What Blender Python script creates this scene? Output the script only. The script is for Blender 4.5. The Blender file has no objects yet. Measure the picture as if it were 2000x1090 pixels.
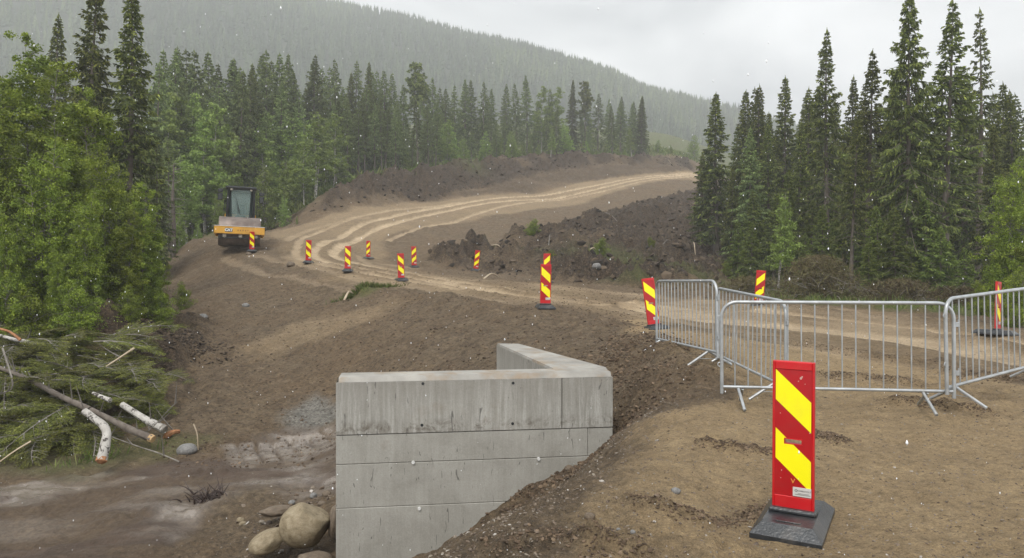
import bpy, math, random
import numpy as np
from mathutils import Vector, Matrix

# ------------------------------------------------------------------ camera
F = 1450.0 / 2000.0            # focal length as a fraction of the frame width
sc = bpy.context.scene
col = sc.collection
cam_d = bpy.data.cameras.new('camera')
cam_d.sensor_width = 36.0
cam_d.lens = 36.0 * F
cam_d.shift_y = -0.0225        # level camera, frame cropped a little low
cam_d.clip_start = 0.05
cam_d.clip_end = 6000.0
cam = bpy.data.objects.new('camera', cam_d)
col.objects.link(cam)
cam.location = (0, 0, 0)
cam.rotation_euler = (math.radians(90), 0, 0)
sc.camera = cam

# ------------------------------------------------------------------ sky, sun
SUN_EL, SUN_AZ = math.radians(55), math.radians(200)   # azimuth clockwise from +Y
world = bpy.data.worlds.new('World')
sc.world = world
world.use_nodes = True
wn, wl = world.node_tree.nodes, world.node_tree.links
wn.clear()
wo = wn.new('ShaderNodeOutputWorld')
bg = wn.new('ShaderNodeBackground')
bg.inputs['Strength'].default_value = 0.1
sky = wn.new('ShaderNodeTexSky')
sky.sky_type = 'NISHITA'
sky.sun_disc = False
sky.sun_elevation = SUN_EL
sky.sun_rotation = SUN_AZ
tc = wn.new('ShaderNodeTexCoord')
mp = wn.new('ShaderNodeMapping')
mp.inputs['Scale'].default_value = (1.0, 1.0, 2.2)
n1 = wn.new('ShaderNodeTexNoise')
n1.inputs['Scale'].default_value = 3.4
n1.inputs['Detail'].default_value = 5
n1.inputs['Roughness'].default_value = 0.45
n1.inputs['Distortion'].default_value = 0.4
cr = wn.new('ShaderNodeValToRGB')
cr.color_ramp.elements[0].position = 0.34
cr.color_ramp.elements[0].color = (3.4, 3.55, 3.8, 1)
cr.color_ramp.elements[1].position = 0.66
cr.color_ramp.elements[1].color = (10.0, 10.0, 10.0, 1)
mx = wn.new('ShaderNodeMix')
mx.data_type = 'RGBA'
mx.inputs[0].default_value = 0.94
wl.new(tc.outputs['Generated'], mp.inputs['Vector'])
wl.new(mp.outputs['Vector'], n1.inputs['Vector'])
wl.new(n1.outputs['Fac'], cr.inputs['Fac'])
wl.new(sky.outputs['Color'], mx.inputs[6])
wl.new(cr.outputs['Color'], mx.inputs[7])
wl.new(mx.outputs[2], bg.inputs['Color'])
wl.new(bg.outputs['Background'], wo.inputs['Surface'])

sun_d = bpy.data.lights.new('sun', 'SUN')
sun_d.energy = 1.4
sun_d.angle = math.radians(20)
sun_d.color = (1.0, 0.97, 0.92)
sun = bpy.data.objects.new('sun', sun_d)
col.objects.link(sun)
sun.rotation_euler = (math.radians(90) - SUN_EL, 0, math.pi - SUN_AZ)
sun.location = (0, -20, 60)

sc.view_settings.view_transform = 'Standard'
sc.view_settings.look = 'None'
sc.view_settings.exposure = 0.95
sc.view_settings.gamma = 1.0
sc.view_settings.use_curve_mapping = False
sc.cycles.use_denoising = True
sc.cycles.max_bounces = 6
sc.cycles.diffuse_bounces = 3
sc.cycles.glossy_bounces = 2
sc.cycles.transmission_bounces = 4
sc.cycles.volume_bounces = 1
sc.cycles.caustics_reflective = False
sc.cycles.caustics_refractive = False

# ------------------------------------------------------------------ helpers
def tag(o, label=None, cat=None, group=None, kind=None):
    if label: o['label'] = label
    if cat: o['category'] = cat
    if group: o['group'] = group
    if kind: o['kind'] = kind
    return o

def link(o, parent=None):
    col.objects.link(o)
    if parent is not None:
        o.parent = parent
    return o

def empty(name, loc=(0, 0, 0), rot=(0, 0, 0)):
    o = bpy.data.objects.new(name, None)
    o.empty_display_size = 0.3
    o.location = loc
    o.rotation_euler = rot
    return link(o)

def mesh_np(name, V, Fc, mats, midx=None, attrs=None, smooth=True):
    """V (n,3); Fc is an int array (m,3) or (m,4); attrs {name: per-vertex floats}"""
    V = np.asarray(V, dtype=np.float32); Fc = np.asarray(Fc, dtype=np.int32)
    me = bpy.data.meshes.new(name)
    m, k = Fc.shape
    me.vertices.add(len(V)); me.vertices.foreach_set('co', V.ravel())
    me.loops.add(m * k); me.loops.foreach_set('vertex_index', Fc.ravel())
    me.polygons.add(m)
    me.polygons.foreach_set('loop_start', np.arange(0, m * k, k, dtype=np.int32))
    me.polygons.foreach_set('loop_total', np.full(m, k, dtype=np.int32))
    if midx is not None:
        me.polygons.foreach_set('material_index', np.asarray(midx, dtype=np.int32))
    me.polygons.foreach_set('use_smooth', np.full(m, smooth, dtype=bool))
    for mt in (mats if isinstance(mats, (list, tuple)) else [mats]):
        me.materials.append(mt)
    if attrs:
        for an, av in attrs.items():
            a = me.attributes.new(an, 'FLOAT', 'POINT')
            a.data.foreach_set('value', np.asarray(av, dtype=np.float32))
    me.update(calc_edges=True)
    return me

class MB:
    """collects shapes into one mesh"""
    def __init__(s):
        s.v, s.f, s.m = [], [], []
        s.cur = 0
    def add(s, vs, fs):
        b = len(s.v)
        s.v += [tuple(v) for v in vs]
        for f in fs:
            s.f.append(tuple(i + b for i in f)); s.m.append(s.cur)
    def box(s, lo, hi, bev=0.0, M=None):
        x0, y0, z0 = lo; x1, y1, z1 = hi
        if bev <= 0:
            vs = [(x, y, z) for z in (z0, z1) for y in (y0, y1) for x in (x0, x1)]
            fs = [(0, 2, 3, 1), (4, 5, 7, 6), (0, 1, 5, 4), (2, 6, 7, 3), (0, 4, 6, 2), (1, 3, 7, 5)]
        else:
            b = min(bev, (x1 - x0) / 2.01, (y1 - y0) / 2.01, (z1 - z0) / 2.01)
            vs = []; idx = {}
            for sx in (0, 1):
                for sy in (0, 1):
                    for sz in (0, 1):
                        X, Y, Z = (x0, x1)[sx], (y0, y1)[sy], (z0, z1)[sz]
                        dx, dy, dz = (b, -b)[sx], (b, -b)[sy], (b, -b)[sz]
                        for a, p in enumerate(((X, Y + dy, Z + dz), (X + dx, Y, Z + dz), (X + dx, Y + dy, Z))):
                            idx[sx, sy, sz, a] = len(vs); vs.append(p)
            fs = []
            I = idx
            for s0 in (0, 1):
                q = [I[s0, 0, 0, 0], I[s0, 1, 0, 0], I[s0, 1, 1, 0], I[s0, 0, 1, 0]]; fs.append(q if s0 else q[::-1])
                q = [I[0, s0, 0, 1], I[0, s0, 1, 1], I[1, s0, 1, 1], I[1, s0, 0, 1]]; fs.append(q if s0 else q[::-1])
                q = [I[0, 0, s0, 2], I[1, 0, s0, 2], I[1, 1, s0, 2], I[0, 1, s0, 2]]; fs.append(q if s0 else q[::-1])
            for a in (0, 1):
                for c in (0, 1):
                    q = [I[a, c, 0, 0], I[a, c, 0, 1], I[a, c, 1, 1], I[a, c, 1, 0]]; fs.append(q if a == c else q[::-1])
                    q = [I[a, 0, c, 0], I[a, 0, c, 2], I[a, 1, c, 2], I[a, 1, c, 0]]; fs.append(q if a != c else q[::-1])
                    q = [I[0, a, c, 1], I[0, a, c, 2], I[1, a, c, 2], I[1, a, c, 1]]; fs.append(q if a == c else q[::-1])
            for k in idx:
                if k[3] == 0:
                    q = [I[k[0], k[1], k[2], 0], I[k[0], k[1], k[2], 1], I[k[0], k[1], k[2], 2]]
                    fs.append(q if (k[0] + k[1] + k[2]) % 2 else q[::-1])
        if M is not None:
            vs = [tuple(M @ Vector(v)) for v in vs]
        s.add(vs, fs)
    def tube(s, pts, r, n=8, cap=True, jit=0.0):
        pts = [Vector(p) for p in pts]
        rs = r if isinstance(r, (list, tuple)) else [r] * len(pts)
        b = len(s.v); prev = None
        for i, p in enumerate(pts):
            t = (pts[min(i + 1, len(pts) - 1)] - pts[max(i - 1, 0)])
            t = t.normalized() if t.length > 1e-9 else Vector((0, 0, 1))
            if prev is None:
                a = Vector((0, 0, 1)) if abs(t.z) < 0.9 else Vector((1, 0, 0))
                u = t.cross(a).normalized()
            else:
                u = (prev - t * prev.dot(t))
                u = u.normalized() if u.length > 1e-6 else t.orthogonal().normalized()
            prev = u; w = t.cross(u)
            for k in range(n):
                an = 2 * math.pi * k / n
                rr = rs[i] * (1 + jit * (random.random() - .5))
                s.v.append(tuple(p + (u * math.cos(an) + w * math.sin(an)) * rr))
        for i in range(len(pts) - 1):
            for k in range(n):
                a = b + i * n + k; c = b + i * n + (k + 1) % n
                s.f.append((a, c, c + n, a + n)); s.m.append(s.cur)
        if cap:
            s.f.append(tuple(b + k for k in range(n))[::-1]); s.m.append(s.cur)
            s.f.append(tuple(b + (len(pts) - 1) * n + k for k in range(n))); s.m.append(s.cur)
    def cyl(s, p0, p1, r, n=16, r1=None):
        s.tube([p0, p1], [r, r if r1 is None else r1], n)
    def build(s, name, mats, parent=None, smooth=False, M=None, bevel=None):
        me = bpy.data.meshes.new(name)
        me.from_pydata(s.v, [], s.f)
        for mt in (mats if isinstance(mats, (list, tuple)) else [mats]):
            me.materials.append(mt)
        me.polygons.foreach_set('material_index', s.m)
        me.update()
        if smooth:
            me.shade_smooth()
            me.set_sharp_from_angle(angle=math.radians(40))
        o = bpy.data.objects.new(name, me)
        return link(o, parent)

def copy_tree(o, parent=None):
    c = o.copy(); col.objects.link(c); c.parent = parent
    for ch in list(o.children):
        copy_tree(ch, c)
    return c

# ------------------------------------------------------------------ noise
def _hash(xi, yi, seed):
    h = (xi.astype(np.int64) * 374761393 + yi.astype(np.int64) * 668265263 + seed * 982451653) & 0xFFFFFFFF
    h = ((h ^ (h >> 13)) * 1274126177) & 0xFFFFFFFF
    h = (h ^ (h >> 16)) & 0xFFFF
    return h.astype(np.float32) / 65535.0

def vnoise(x, y, seed=0):
    xf = np.floor(x); yf = np.floor(y)
    fx = (x - xf).astype(np.float32); fy = (y - yf).astype(np.float32)
    fx = fx * fx * (3 - 2 * fx); fy = fy * fy * (3 - 2 * fy)
    a = _hash(xf, yf, seed); b = _hash(xf + 1, yf, seed)
    c = _hash(xf, yf + 1, seed); d = _hash(xf + 1, yf + 1, seed)
    return (a + (b - a) * fx) * (1 - fy) + (c + (d - c) * fx) * fy      # 0..1

def fbm(x, y, scale, octv=4, seed=0, gain=0.5, ridge=False):
    s = 0; a = 1; t = 0; x = np.asarray(x) * scale; y = np.asarray(y) * scale
    for i in range(octv):
        n = vnoise(x, y, seed + i * 17) * 2 - 1
        if ridge: n = 1 - 2 * np.abs(n)
        s = s + n * a; t += a; a *= gain
        x, y = x * 1.73 + y * 0.98 + 11.3, y * 1.73 - x * 0.98 + 5.1
    return s / t                                                       # -1..1

def sstep(a, b, x):
    t = np.clip((x - a) / (b - a), 0, 1)
    return t * t * (3 - 2 * t)

def poly_d(x, y, pts):
    """distance to a polyline, and arclength at the nearest point"""
    best = np.full(np.shape(x), 1e9, dtype=np.float32); arc = np.zeros(np.shape(x), dtype=np.float32); sgn = np.ones(np.shape(x), dtype=np.float32)
    L = 0
    for (ax, ay), (bx, by) in zip(pts[:-1], pts[1:]):
        dx, dy = bx - ax, by - ay; l2 = dx * dx + dy * dy + 1e-9; l = math.sqrt(l2)
        t = np.clip(((x - ax) * dx + (y - ay) * dy) / l2, 0, 1)
        ex = x - ax - t * dx; ey = y - ay - t * dy
        d = np.hypot(ex, ey)
        m = d < best
        best = np.where(m, d, best); arc = np.where(m, L + t * l, arc)
        sgn = np.where(m, np.sign(dx * ey - dy * ex), sgn)
        L += l
    return best, arc, sgn

def poly_sdf(x, y, pts):
    """signed distance to a polygon, negative inside"""
    d, _, _ = poly_d(x, y, list(pts) + [pts[0]])
    inside = np.zeros(np.shape(x), dtype=bool)
    n = len(pts)
    for i in range(n):
        ax, ay = pts[i]; bx, by = pts[(i + 1) % n]
        c = ((ay > y) != (by > y)) & (x < (bx - ax) * (y - ay) / ((by - ay) if by != ay else 1e-9) + ax)
        inside ^= c
    return np.where(inside, -d, d)

def smooth_line(pts, n=6):
    """Catmull-Rom through plan points"""
    P = [np.array(p, float) for p in pts]
    P = [2 * P[0] - P[1]] + P + [2 * P[-1] - P[-2]]
    out = []
    for i in range(1, len(P) - 2):
        for k in range(n):
            t = k / n
            out.append(tuple(0.5 * ((2 * P[i]) + (-P[i-1] + P[i+1]) * t + (2*P[i-1] - 5*P[i] + 4*P[i+1] - P[i+2]) * t*t + (-P[i-1] + 3*P[i] - 3*P[i+1] + P[i+2]) * t**3)))
    out.append(tuple(P[-2]))
    return out

# ------------------------------------------------------------------ lie of the land
# survey points: bearing column, level row, distance in metres (camera eye at the origin)
S = [
 # near sand plateau
 (1560,985,5.15),(1000,1100,4.1),(1300,1090,4.1),(1700,1090,4.15),(2000,1090,4.15),(2000,900,6.2),(1750,900,6.1),
 (1400,900,6.0),(1500,800,8.0),(1700,800,8.0),(1900,790,8.2),(1700,760,9.2),(1550,760,9.0),(2000,720,11.3),
 # plateau crest
 (880,1100,4.2),(950,1060,4.4),(1010,1010,4.85),(1100,950,5.45),(1200,885,6.3),(1300,810,7.6),(1390,740,9.2),(1345,705,10.3),
 (1300,685,11.2),(1250,658,13),(1180,630,15),(1065,605,18),(950,582,22),(800,565,26),(700,550,29),(600,530,32.5),
 (500,505,38),(430,492,42),(385,480,46),(350,487,48),
 # slope falling to the concrete wall
 (1205,848,8.9),(1145,905,8.9),(1080,935,8.85),(1000,970,8.85),(950,1010,8.8),(880,1060,8.75),(840,1090,8.7),(760,1150,8.6),(660,1180,8.5),
 (1080,980,6.8),(1000,1030,6.4),(1220,840,8.0),(900,1095,6.3),(1150,915,7.5),
 (1215,835,9.3),(1225,785,10.1),(1215,738,11.2),(1260,760,9.9),(1300,735,9.9),(1290,790,8.9),
 # behind the wall
 (1040,760,10.6),(850,830,10.8),(1130,745,11.0),(960,725,13.2),(1090,668,14.0),(1160,695,12.3),(1120,640,16),
 (960,650,16.2),(800,715,15.5),(800,640,19.5),(800,600,22.8),(960,610,18.8),
 (650,725,18.3),(650,785,16.6),(600,815,15.9),(500,720,19.5),(500,800,16.2),(430,850,14.9),(400,720,19),(400,780,16.6),
 (350,650,22.5),(600,640,22.5),(600,580,27.5),(450,640,24),(450,560,31),(380,560,35),(340,540,40),(700,680,19.5),
 # lower muddy track
 (0,1000,11),(0,930,12.8),(200,900,13.5),(400,870,14.3),(560,870,14.8),(650,850,15),(650,950,11.8),(500,960,11.5),(300,1000,10.9),
 (400,1030,10.4),(0,1090,9.5),(300,1090,9.3),(500,1090,9.3),(640,1075,9.5),(-300,1000,11),(-300,900,13.5),(560,1010,10.4),
 # brush pile and left wood
 (0,880,14.2),(0,800,15.6),(0,700,18),(200,870,14.2),(200,750,17),(200,670,19.5),(300,650,20.8),(0,640,21.5),(-300,640,22),(-300,800,15.6),
 (300,760,17),(0,600,30),(200,600,30),(330,560,36),(330,520,48),(200,560,45),(0,550,60),(-400,560,60),(330,480,60),(300,450,75),(0,450,90),(-500,450,100),
 # right side road
 (1500,620,19),(1500,660,15),(1700,640,17),(2000,650,15.8),(1250,612,20),(1270,650,15.8),(1250,582,26),(1067,553,27.5),(929,535,39),(1250,568,31),(1400,580,27.5),
 (1482,599,21.5),(1600,592,26.5),(1800,603,25),(2000,606,25),(1500,572,35),(1800,560,48),(2200,560,48),(2200,700,12.2),(2300,900,6.2),(1800,545,90),(2300,545,90),(1400,532,52),
 # hairpin and lower bend
 (602,515,35),(679,532,31.5),(784,550,29),(809,523,37.5),(719,505,45),(492,493,40.5),(465,488,42.5),(600,472,47),(560,456,54),(525,450,57),(480,468,60),(500,452,68),
 (640,470,47.5),(700,430,60),(700,410,65),(720,480,51),(720,452,57),(900,440,67),(900,402,76),(1100,370,97),(1100,395,90),(1345,337,125),(1345,350,120),(1345,329,130),
 (900,475,54),(1000,450,64),(1000,420,74),(1200,420,79),(1200,388,93),(1340,370,105),(1300,400,88),
 (850,525,41),(1000,522,43),(1150,535,38.5),(1150,485,51),(1150,455,60),(1300,485,52),(1300,540,38.5),(1300,430,70),(1050,470,54),(1400,485,62),(1400,440,78),
 # up-slope of the road, wood edge
 (650,402,66),(620,418,63),(700,385,70),(600,400,74),(700,352,86),(800,368,84),(800,350,91),(900,370,87),(900,332,105),(1000,322,116),(1000,345,104),(1100,335,113),(1100,312,130),
 (1250,306,150),(1250,330,132),(1340,312,158),(1340,300,180),(560,425,70),(450,440,72),
 (900,285,200),(600,320,150),(300,380,150),(1300,262,300),(-400,400,150),(900,250,400),(300,290,400),(-500,290,400),(1700,520,200),(1500,460,130),(1400,400,140),
 (1900,430,400),(2400,430,400),(1500,330,400),
]
plan = [((px - 1000) / 1450.0 * Y, Y, -(py - 500) / 1450.0 * Y) for px, py, Y in S]
plan += [(0,0,-1.68),(3,0,-1.68),(-1.2,1.5,-1.75),(6,1,-1.7),(-2.2,3.2,-2.5),(-3.6,5.2,-3.5),(-6,3,-3.8),(-9,0,-3.8),(-2.4,7,-3.75),(-1.0,6.0,-2.55),(-12,7,-3.85),(2,-6,-1.7),(-8,-6,-3.8),(9,5,-1.72),(0.6,3.0,-1.7),(-0.5,3.2,-1.78)]
plan = np.array(plan)

def warp(x, y):
    return np.stack([x / (y + 12.0) * 1.4, np.log(y + 12.0)], -1)
_W = warp(plan[:, 0], plan[:, 1])
def _phi(r): return np.sqrt(r * r + 2e-4)
_n = len(_W)
_A = np.zeros((_n + 3, _n + 3))
_A[:_n, :_n] = _phi(np.linalg.norm(_W[:, None] - _W[None], axis=-1)) - 0.0025 * np.eye(_n)
_A[:_n, _n] = 1; _A[:_n, _n+1:] = _W; _A[_n, :_n] = 1; _A[_n+1:, :_n] = _W.T
_sol = np.linalg.solve(_A, np.concatenate([plan[:, 2], np.zeros(3)]))
def base_h(x, y):
    x = np.asarray(x, float); y = np.asarray(y, float); sh = x.shape
    w = warp(x.ravel(), y.ravel()); out = np.zeros(len(w))
    for i in range(0, len(w), 40000):
        q = w[i:i+40000]
        d2 = (q[:, 0:1] - _W[None, :, 0]) ** 2 + (q[:, 1:2] - _W[None, :, 1]) ** 2
        out[i:i+40000] = np.sqrt(d2 + 2e-4) @ _sol[:_n] + _sol[_n] + q @ _sol[_n+1:]
    return out.reshape(sh)

_Ys = np.geomspace(3.0, 420, 1600)
def G(px, py):
    """plan position where the bearing/level sight line first meets the ground"""
    xs = (px - 1000) / 1450.0 * _Ys
    dz = -(py - 500) / 1450.0 * _Ys - base_h(xs, _Ys)
    k = np.argmax(dz < 0)
    if k == 0: k = len(_Ys) - 1
    t = dz[k-1] / (dz[k-1] - dz[k]) if dz[k] != dz[k-1] else 0
    Y = _Ys[k-1] + (_Ys[k] - _Ys[k-1]) * t
    return ((px - 1000) / 1450.0 * Y, Y)
def GL(*pp): return [G(*p) for p in pp]
def P(px, py, Y): return Vector(((px - 1000) / 1450.0 * Y, Y, -(py - 500) / 1450.0 * Y))
# ------------------------------------------------------------------ node materials
def new_mat(name):
    m = bpy.data.materials.new(name); m.use_nodes = True
    nt = m.node_tree; b = nt.nodes['Principled BSDF']
    return m, nt, b
class NT:
    """small node builder"""
    def __init__(s, nt): s.nt = nt; s.n = nt.nodes; s.l = nt.links
    def _in(s, sock, v):
        if isinstance(v, bpy.types.NodeSocket): s.l.new(v, sock)
        elif isinstance(v, (tuple, list)) and len(v) == 3 and sock.type == 'RGBA': sock.default_value = (*v, 1)
        else: sock.default_value = v
    def coord(s, kind='Object', scale=(1, 1, 1)):
        t = s.n.new('ShaderNodeTexCoord'); m = s.n.new('ShaderNodeMapping')
        m.inputs['Scale'].default_value = scale
        s.l.new(t.outputs[kind], m.inputs['Vector']); return m.outputs[0]
    def noise(s, vec, scale, detail=4, rough=0.55, dist=0.0):
        t = s.n.new('ShaderNodeTexNoise')
        s.l.new(vec, t.inputs['Vector'])
        for k, v in (('Scale', scale), ('Detail', detail), ('Roughness', rough), ('Distortion', dist)): t.inputs[k].default_value = v
        return t.outputs['Fac']
    def voro(s, vec, scale, feature='F1', out='Distance', rnd=1.0):
        t = s.n.new('ShaderNodeTexVoronoi'); t.feature = feature
        s.l.new(vec, t.inputs['Vector']); t.inputs['Scale'].default_value = scale; t.inputs['Randomness'].default_value = rnd
        return t.outputs[out]
    def ramp(s, fac, stops):
        t = s.n.new('ShaderNodeValToRGB'); e = t.color_ramp.elements
        while len(e) < len(stops): e.new(0.5)
        for i, (p, c) in enumerate(stops):
            e[i].position = p
            e[i].color = (*c, 1) if isinstance(c, (tuple, list)) else (c, c, c, 1)
        s.l.new(fac, t.inputs['Fac']); return t.outputs['Color']
    def mix(s, f, a, b, mode='MIX'):
        t = s.n.new('ShaderNodeMix'); t.data_type = 'RGBA'; t.blend_type = mode
        s._in(t.inputs[0], f); s._in(t.inputs[6], a); s._in(t.inputs[7], b); return t.outputs[2]
    def math(s, op, a, b=0.0, clamp=False):
        t = s.n.new('ShaderNodeMath'); t.operation = op; t.use_clamp = clamp
        s._in(t.inputs[0], a); s._in(t.inputs[1], b); return t.outputs[0]
    def attr(s, name):
        t = s.n.new('ShaderNodeAttribute'); t.attribute_name = name; return t.outputs['Fac']
    def bump(s, h, strength=0.5, dist=0.02, normal=None):
        t = s.n.new('ShaderNodeBump'); s._in(t.inputs['Height'], h)
        t.inputs['Strength'].default_value = strength; t.inputs['Distance'].default_value = dist
        if normal is not None: s.l.new(normal, t.inputs['Normal'])
        return t.outputs['Normal']
    def objrand(s):
        return s.n.new('ShaderNodeObjectInfo').outputs['Random']
    def set(s, b, **kw):
        for k, v in kw.items(): s._in(b.inputs[k.replace('_', ' ')], v)

def simple_mat(name, c, rough=0.6, metal=0.0, var=0.15, scale=8, bump=0.15, bdist=0.004, spec=0.5, dirt=None, dirt_amt=0.3):
    m, nt, b = new_mat(name); N = NT(nt); v = N.coord()
    n = N.noise(v, scale, 5)
    c2 = tuple(max(0, x * (1 - var)) for x in c); c3 = tuple(min(1, x * (1 + var)) for x in c)
    colr = N.ramp(n, [(0.3, c2), (0.7, c3)])
    if dirt:
        d = N.noise(v, scale * 0.6, 6, 0.7)
        colr = N.mix(N.math('MULTIPLY', N.ramp(d, [(0.5, 0.0), (0.68, 1.0)]), dirt_amt), colr, dirt)
    N.set(b, Base_Color=colr, Roughness=rough, Metallic=metal)
    b.inputs['Specular IOR Level'].default_value = spec
    N.set(b, Normal=N.bump(N.noise(v, scale * 6, 3), bump, bdist))
    return m

# ground: one material, its zones carried by per-vertex attributes
def ground_material():
    m, nt, b = new_mat('earth'); N = NT(nt); v = N.coord()
    big = N.noise(v, 0.35, 5, 0.6); mid = N.noise(v, 2.6, 6, 0.65, 0.3); fine = N.noise(v, 26, 5, 0.7)
    vs = N.coord(scale=(0.35, 1.0, 1.0)); streak = N.noise(vs, 3.0, 4, 0.6, 0.6)
    cl = N.noise(v, 11, 5, 0.75, 0.2)
    soil = N.ramp(mid, [(0.28, (0.070, 0.049, 0.030)), (0.5, (0.112, 0.082, 0.052)), (0.74, (0.165, 0.125, 0.082))])
    soil = N.mix(N.ramp(big, [(0.4, 0.0), (0.7, 0.5)]), soil, (0.125, 0.082, 0.046))
    soil = N.mix(0.75, soil, N.ramp(cl, [(0.36, 0.45), (0.5, 0.95), (0.64, 1.45)]), 'MULTIPLY')
    sand = N.ramp(mid, [(0.2, (0.215, 0.155, 0.088)), (0.55, (0.29, 0.212, 0.122)), (0.85, (0.345, 0.258, 0.155))])
    sand = N.mix(0.5, sand, N.ramp(cl, [(0.34, 0.55), (0.5, 1.0), (0.62, 1.25)]), 'MULTIPLY')
    c = N.mix(N.attr('sand'), soil, sand)
    pale = N.ramp(streak, [(0.25, (0.35, 0.265, 0.175)), (0.75, (0.53, 0.42, 0.295))])
    c = N.mix(N.attr('pale'), c, pale)
    peat = N.ramp(cl, [(0.38, (0.010, 0.007, 0.005)), (0.52, (0.044, 0.030, 0.019)), (0.66, (0.125, 0.090, 0.058))])
    c = N.mix(N.attr('peat'), c, peat)
    grav = N.ramp(N.voro(v, 22, out='Color'), [(0.1, (0.09, 0.09, 0.085)), (0.9, (0.24, 0.235, 0.22))])
    c = N.mix(N.attr('gravel'), c, grav)
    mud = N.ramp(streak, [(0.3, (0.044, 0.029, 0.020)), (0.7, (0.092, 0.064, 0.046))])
    mud = N.mix(N.math('MULTIPLY', N.attr('sheen'), 0.8), mud, N.ramp(streak, [(0.3, (0.095, 0.076, 0.062)), (0.7, (0.215, 0.188, 0.163))]))  # sheen patches: sky reflection painted into the mud as a paler grey
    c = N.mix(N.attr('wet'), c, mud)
    moss = N.ramp(fine, [(0.3, (0.045, 0.052, 0.016)), (0.55, (0.085, 0.105, 0.028)), (0.8, (0.14, 0.14, 0.055))])
    c = N.mix(N.attr('green'), c, moss)
    gr = N.noise(v, 85, 4, 0.8); gr2 = N.noise(N.coord(scale=(1, 1.8, 1)), 13, 7, 0.8, 1.2)
    dry = N.math('SUBTRACT', 1.0, N.math('MULTIPLY', N.attr('wet'), 0.6))
    c = N.mix(N.math('MULTIPLY', dry, 0.85), c, N.ramp(gr, [(0.3, 0.50), (0.5, 1.0), (0.7, 1.55)]), 'MULTIPLY')
    c = N.mix(N.math('MULTIPLY', dry, 0.75), c, N.ramp(gr2, [(0.36, 0.42), (0.46, 0.95), (0.6, 1.12)]), 'MULTIPLY')
    # fine grains, pebbles
    c = N.mix(0.55, c, N.ramp(fine, [(0.25, 0.45), (0.75, 1.0)]), 'MULTIPLY')
    c = N.mix(1.0, c, (1.52, 1.50, 1.42), 'MULTIPLY')
    pc = N.voro(v, 34, out='Color'); pd = N.voro(v, 34)
    sel = N.math('GREATER_THAN', N.ramp(pc, [(0.0, 0.0), (1.0, 1.0)]), 0.83)
    peb = N.math('MULTIPLY', sel, N.math('LESS_THAN', pd, 0.27))
    peb = N.math('MULTIPLY', peb, N.math('SUBTRACT', 1.0, N.attr('wet'), True))
    c = N.mix(N.math('MULTIPLY', peb, 0.8), c, N.ramp(N.voro(v, 34, out='Color'), [(0.4, (0.11, 0.085, 0.06)), (1.0, (0.38, 0.34, 0.29))]))
    wet = N.attr('wet'); sheen = N.attr('sheen')
    r = N.math('SUBTRACT', 0.92, N.math('ADD', N.math('MULTIPLY', wet, 0.38), N.math('MULTIPLY', sheen, 0.40)))
    N.set(b, Base_Color=c, Roughness=r)
    N.set(b, **{'Specular IOR Level': N.math('ADD', 0.35, N.math('MULTIPLY', N.attr('sheen'), 0.65))})
    h = N.math('ADD', N.math('MULTIPLY', N.noise(v, 7, 8, 0.8), 1.3), N.math('MULTIPLY', fine, 0.6))
    h = N.math('ADD', h, N.math('MULTIPLY', peb, 0.35))
    h = N.math('MULTIPLY', h, N.math('SUBTRACT', 1.0, N.math('ADD', N.math('MULTIPLY', wet, 0.45), N.math('MULTIPLY', sheen, 0.40)), True))
    N.set(b, Normal=N.bump(h, 1.0, 0.085))
    return m
M_EARTH = ground_material()

# ------------------------------------------------------------------ zones, traced on the ground in plan
road_poly = GL((2050,655),(1700,606),(1500,597),(1250,574),(1100,560),(929,545),(809,528),(760,500),(745,470),(800,445),(950,424),(1150,392),(1345,350),
               (1345,333),(1150,355),(900,385),(760,402),(650,420),(560,448),(520,456),(540,480),(560,505),(640,540),(800,566),(1000,590),(1200,622),(1330,640),(1600,690),(1900,745),(2050,760))
sand_poly = [(-1.1,-2),(0.1,3.6)] + GL((1000,1035),(1100,955),(1200,890),(1300,812),(1390,745),(1335,708),(1290,680),(1250,655)) + GL((1250,625),(1500,670),(1900,740),(2100,770)) + [(12,9),(14,-2)]
mud_poly = GL((-200,985),(0,945),(200,915),(330,905),(430,890),(520,862),(560,842),(620,835),(700,845)) + [(-2.6,11.5)] + GL((640,945),(560,965),(480,960),(420,1000),(330,1040),(250,1095)) + [(-9,8.5),(-12,8.5)]
peat_poly = GL((835,520),(855,495),(905,485),(960,492),(1000,478),(1010,462),(1060,456),(1110,445),(1180,435),(1190,415),(1250,398),(1345,374),(1420,360),(1430,500),(1400,560),(1330,566),(1240,566),(1120,552),(1000,540),(930,532))
berm_poly = GL((610,424),(632,395),(690,376),(760,357),(860,345),(960,326),(1060,316),(1180,313),(1345,318),(1345,330),(1240,328),(1100,334),(1000,352),(900,376),(800,396),(700,404),(650,418))
soil2_poly = GL((900,376),(1000,352),(1100,334),(1240,328),(1345,330),(1345,336),(1100,360),(900,390))
leftpeat_poly = GL((110,690),(130,640),(220,630),(260,640),(330,622),(400,618),(395,660),(360,720),(400,740),(360,760),(280,720),(150,690))
brownscar_poly = GL((480,680),(560,640),(700,612),(760,600),(740,620),(620,660),(520,700))
gravel_poly = GL((560,805),(610,780),(655,775),(700,800),(655,830),(580,835))
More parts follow.
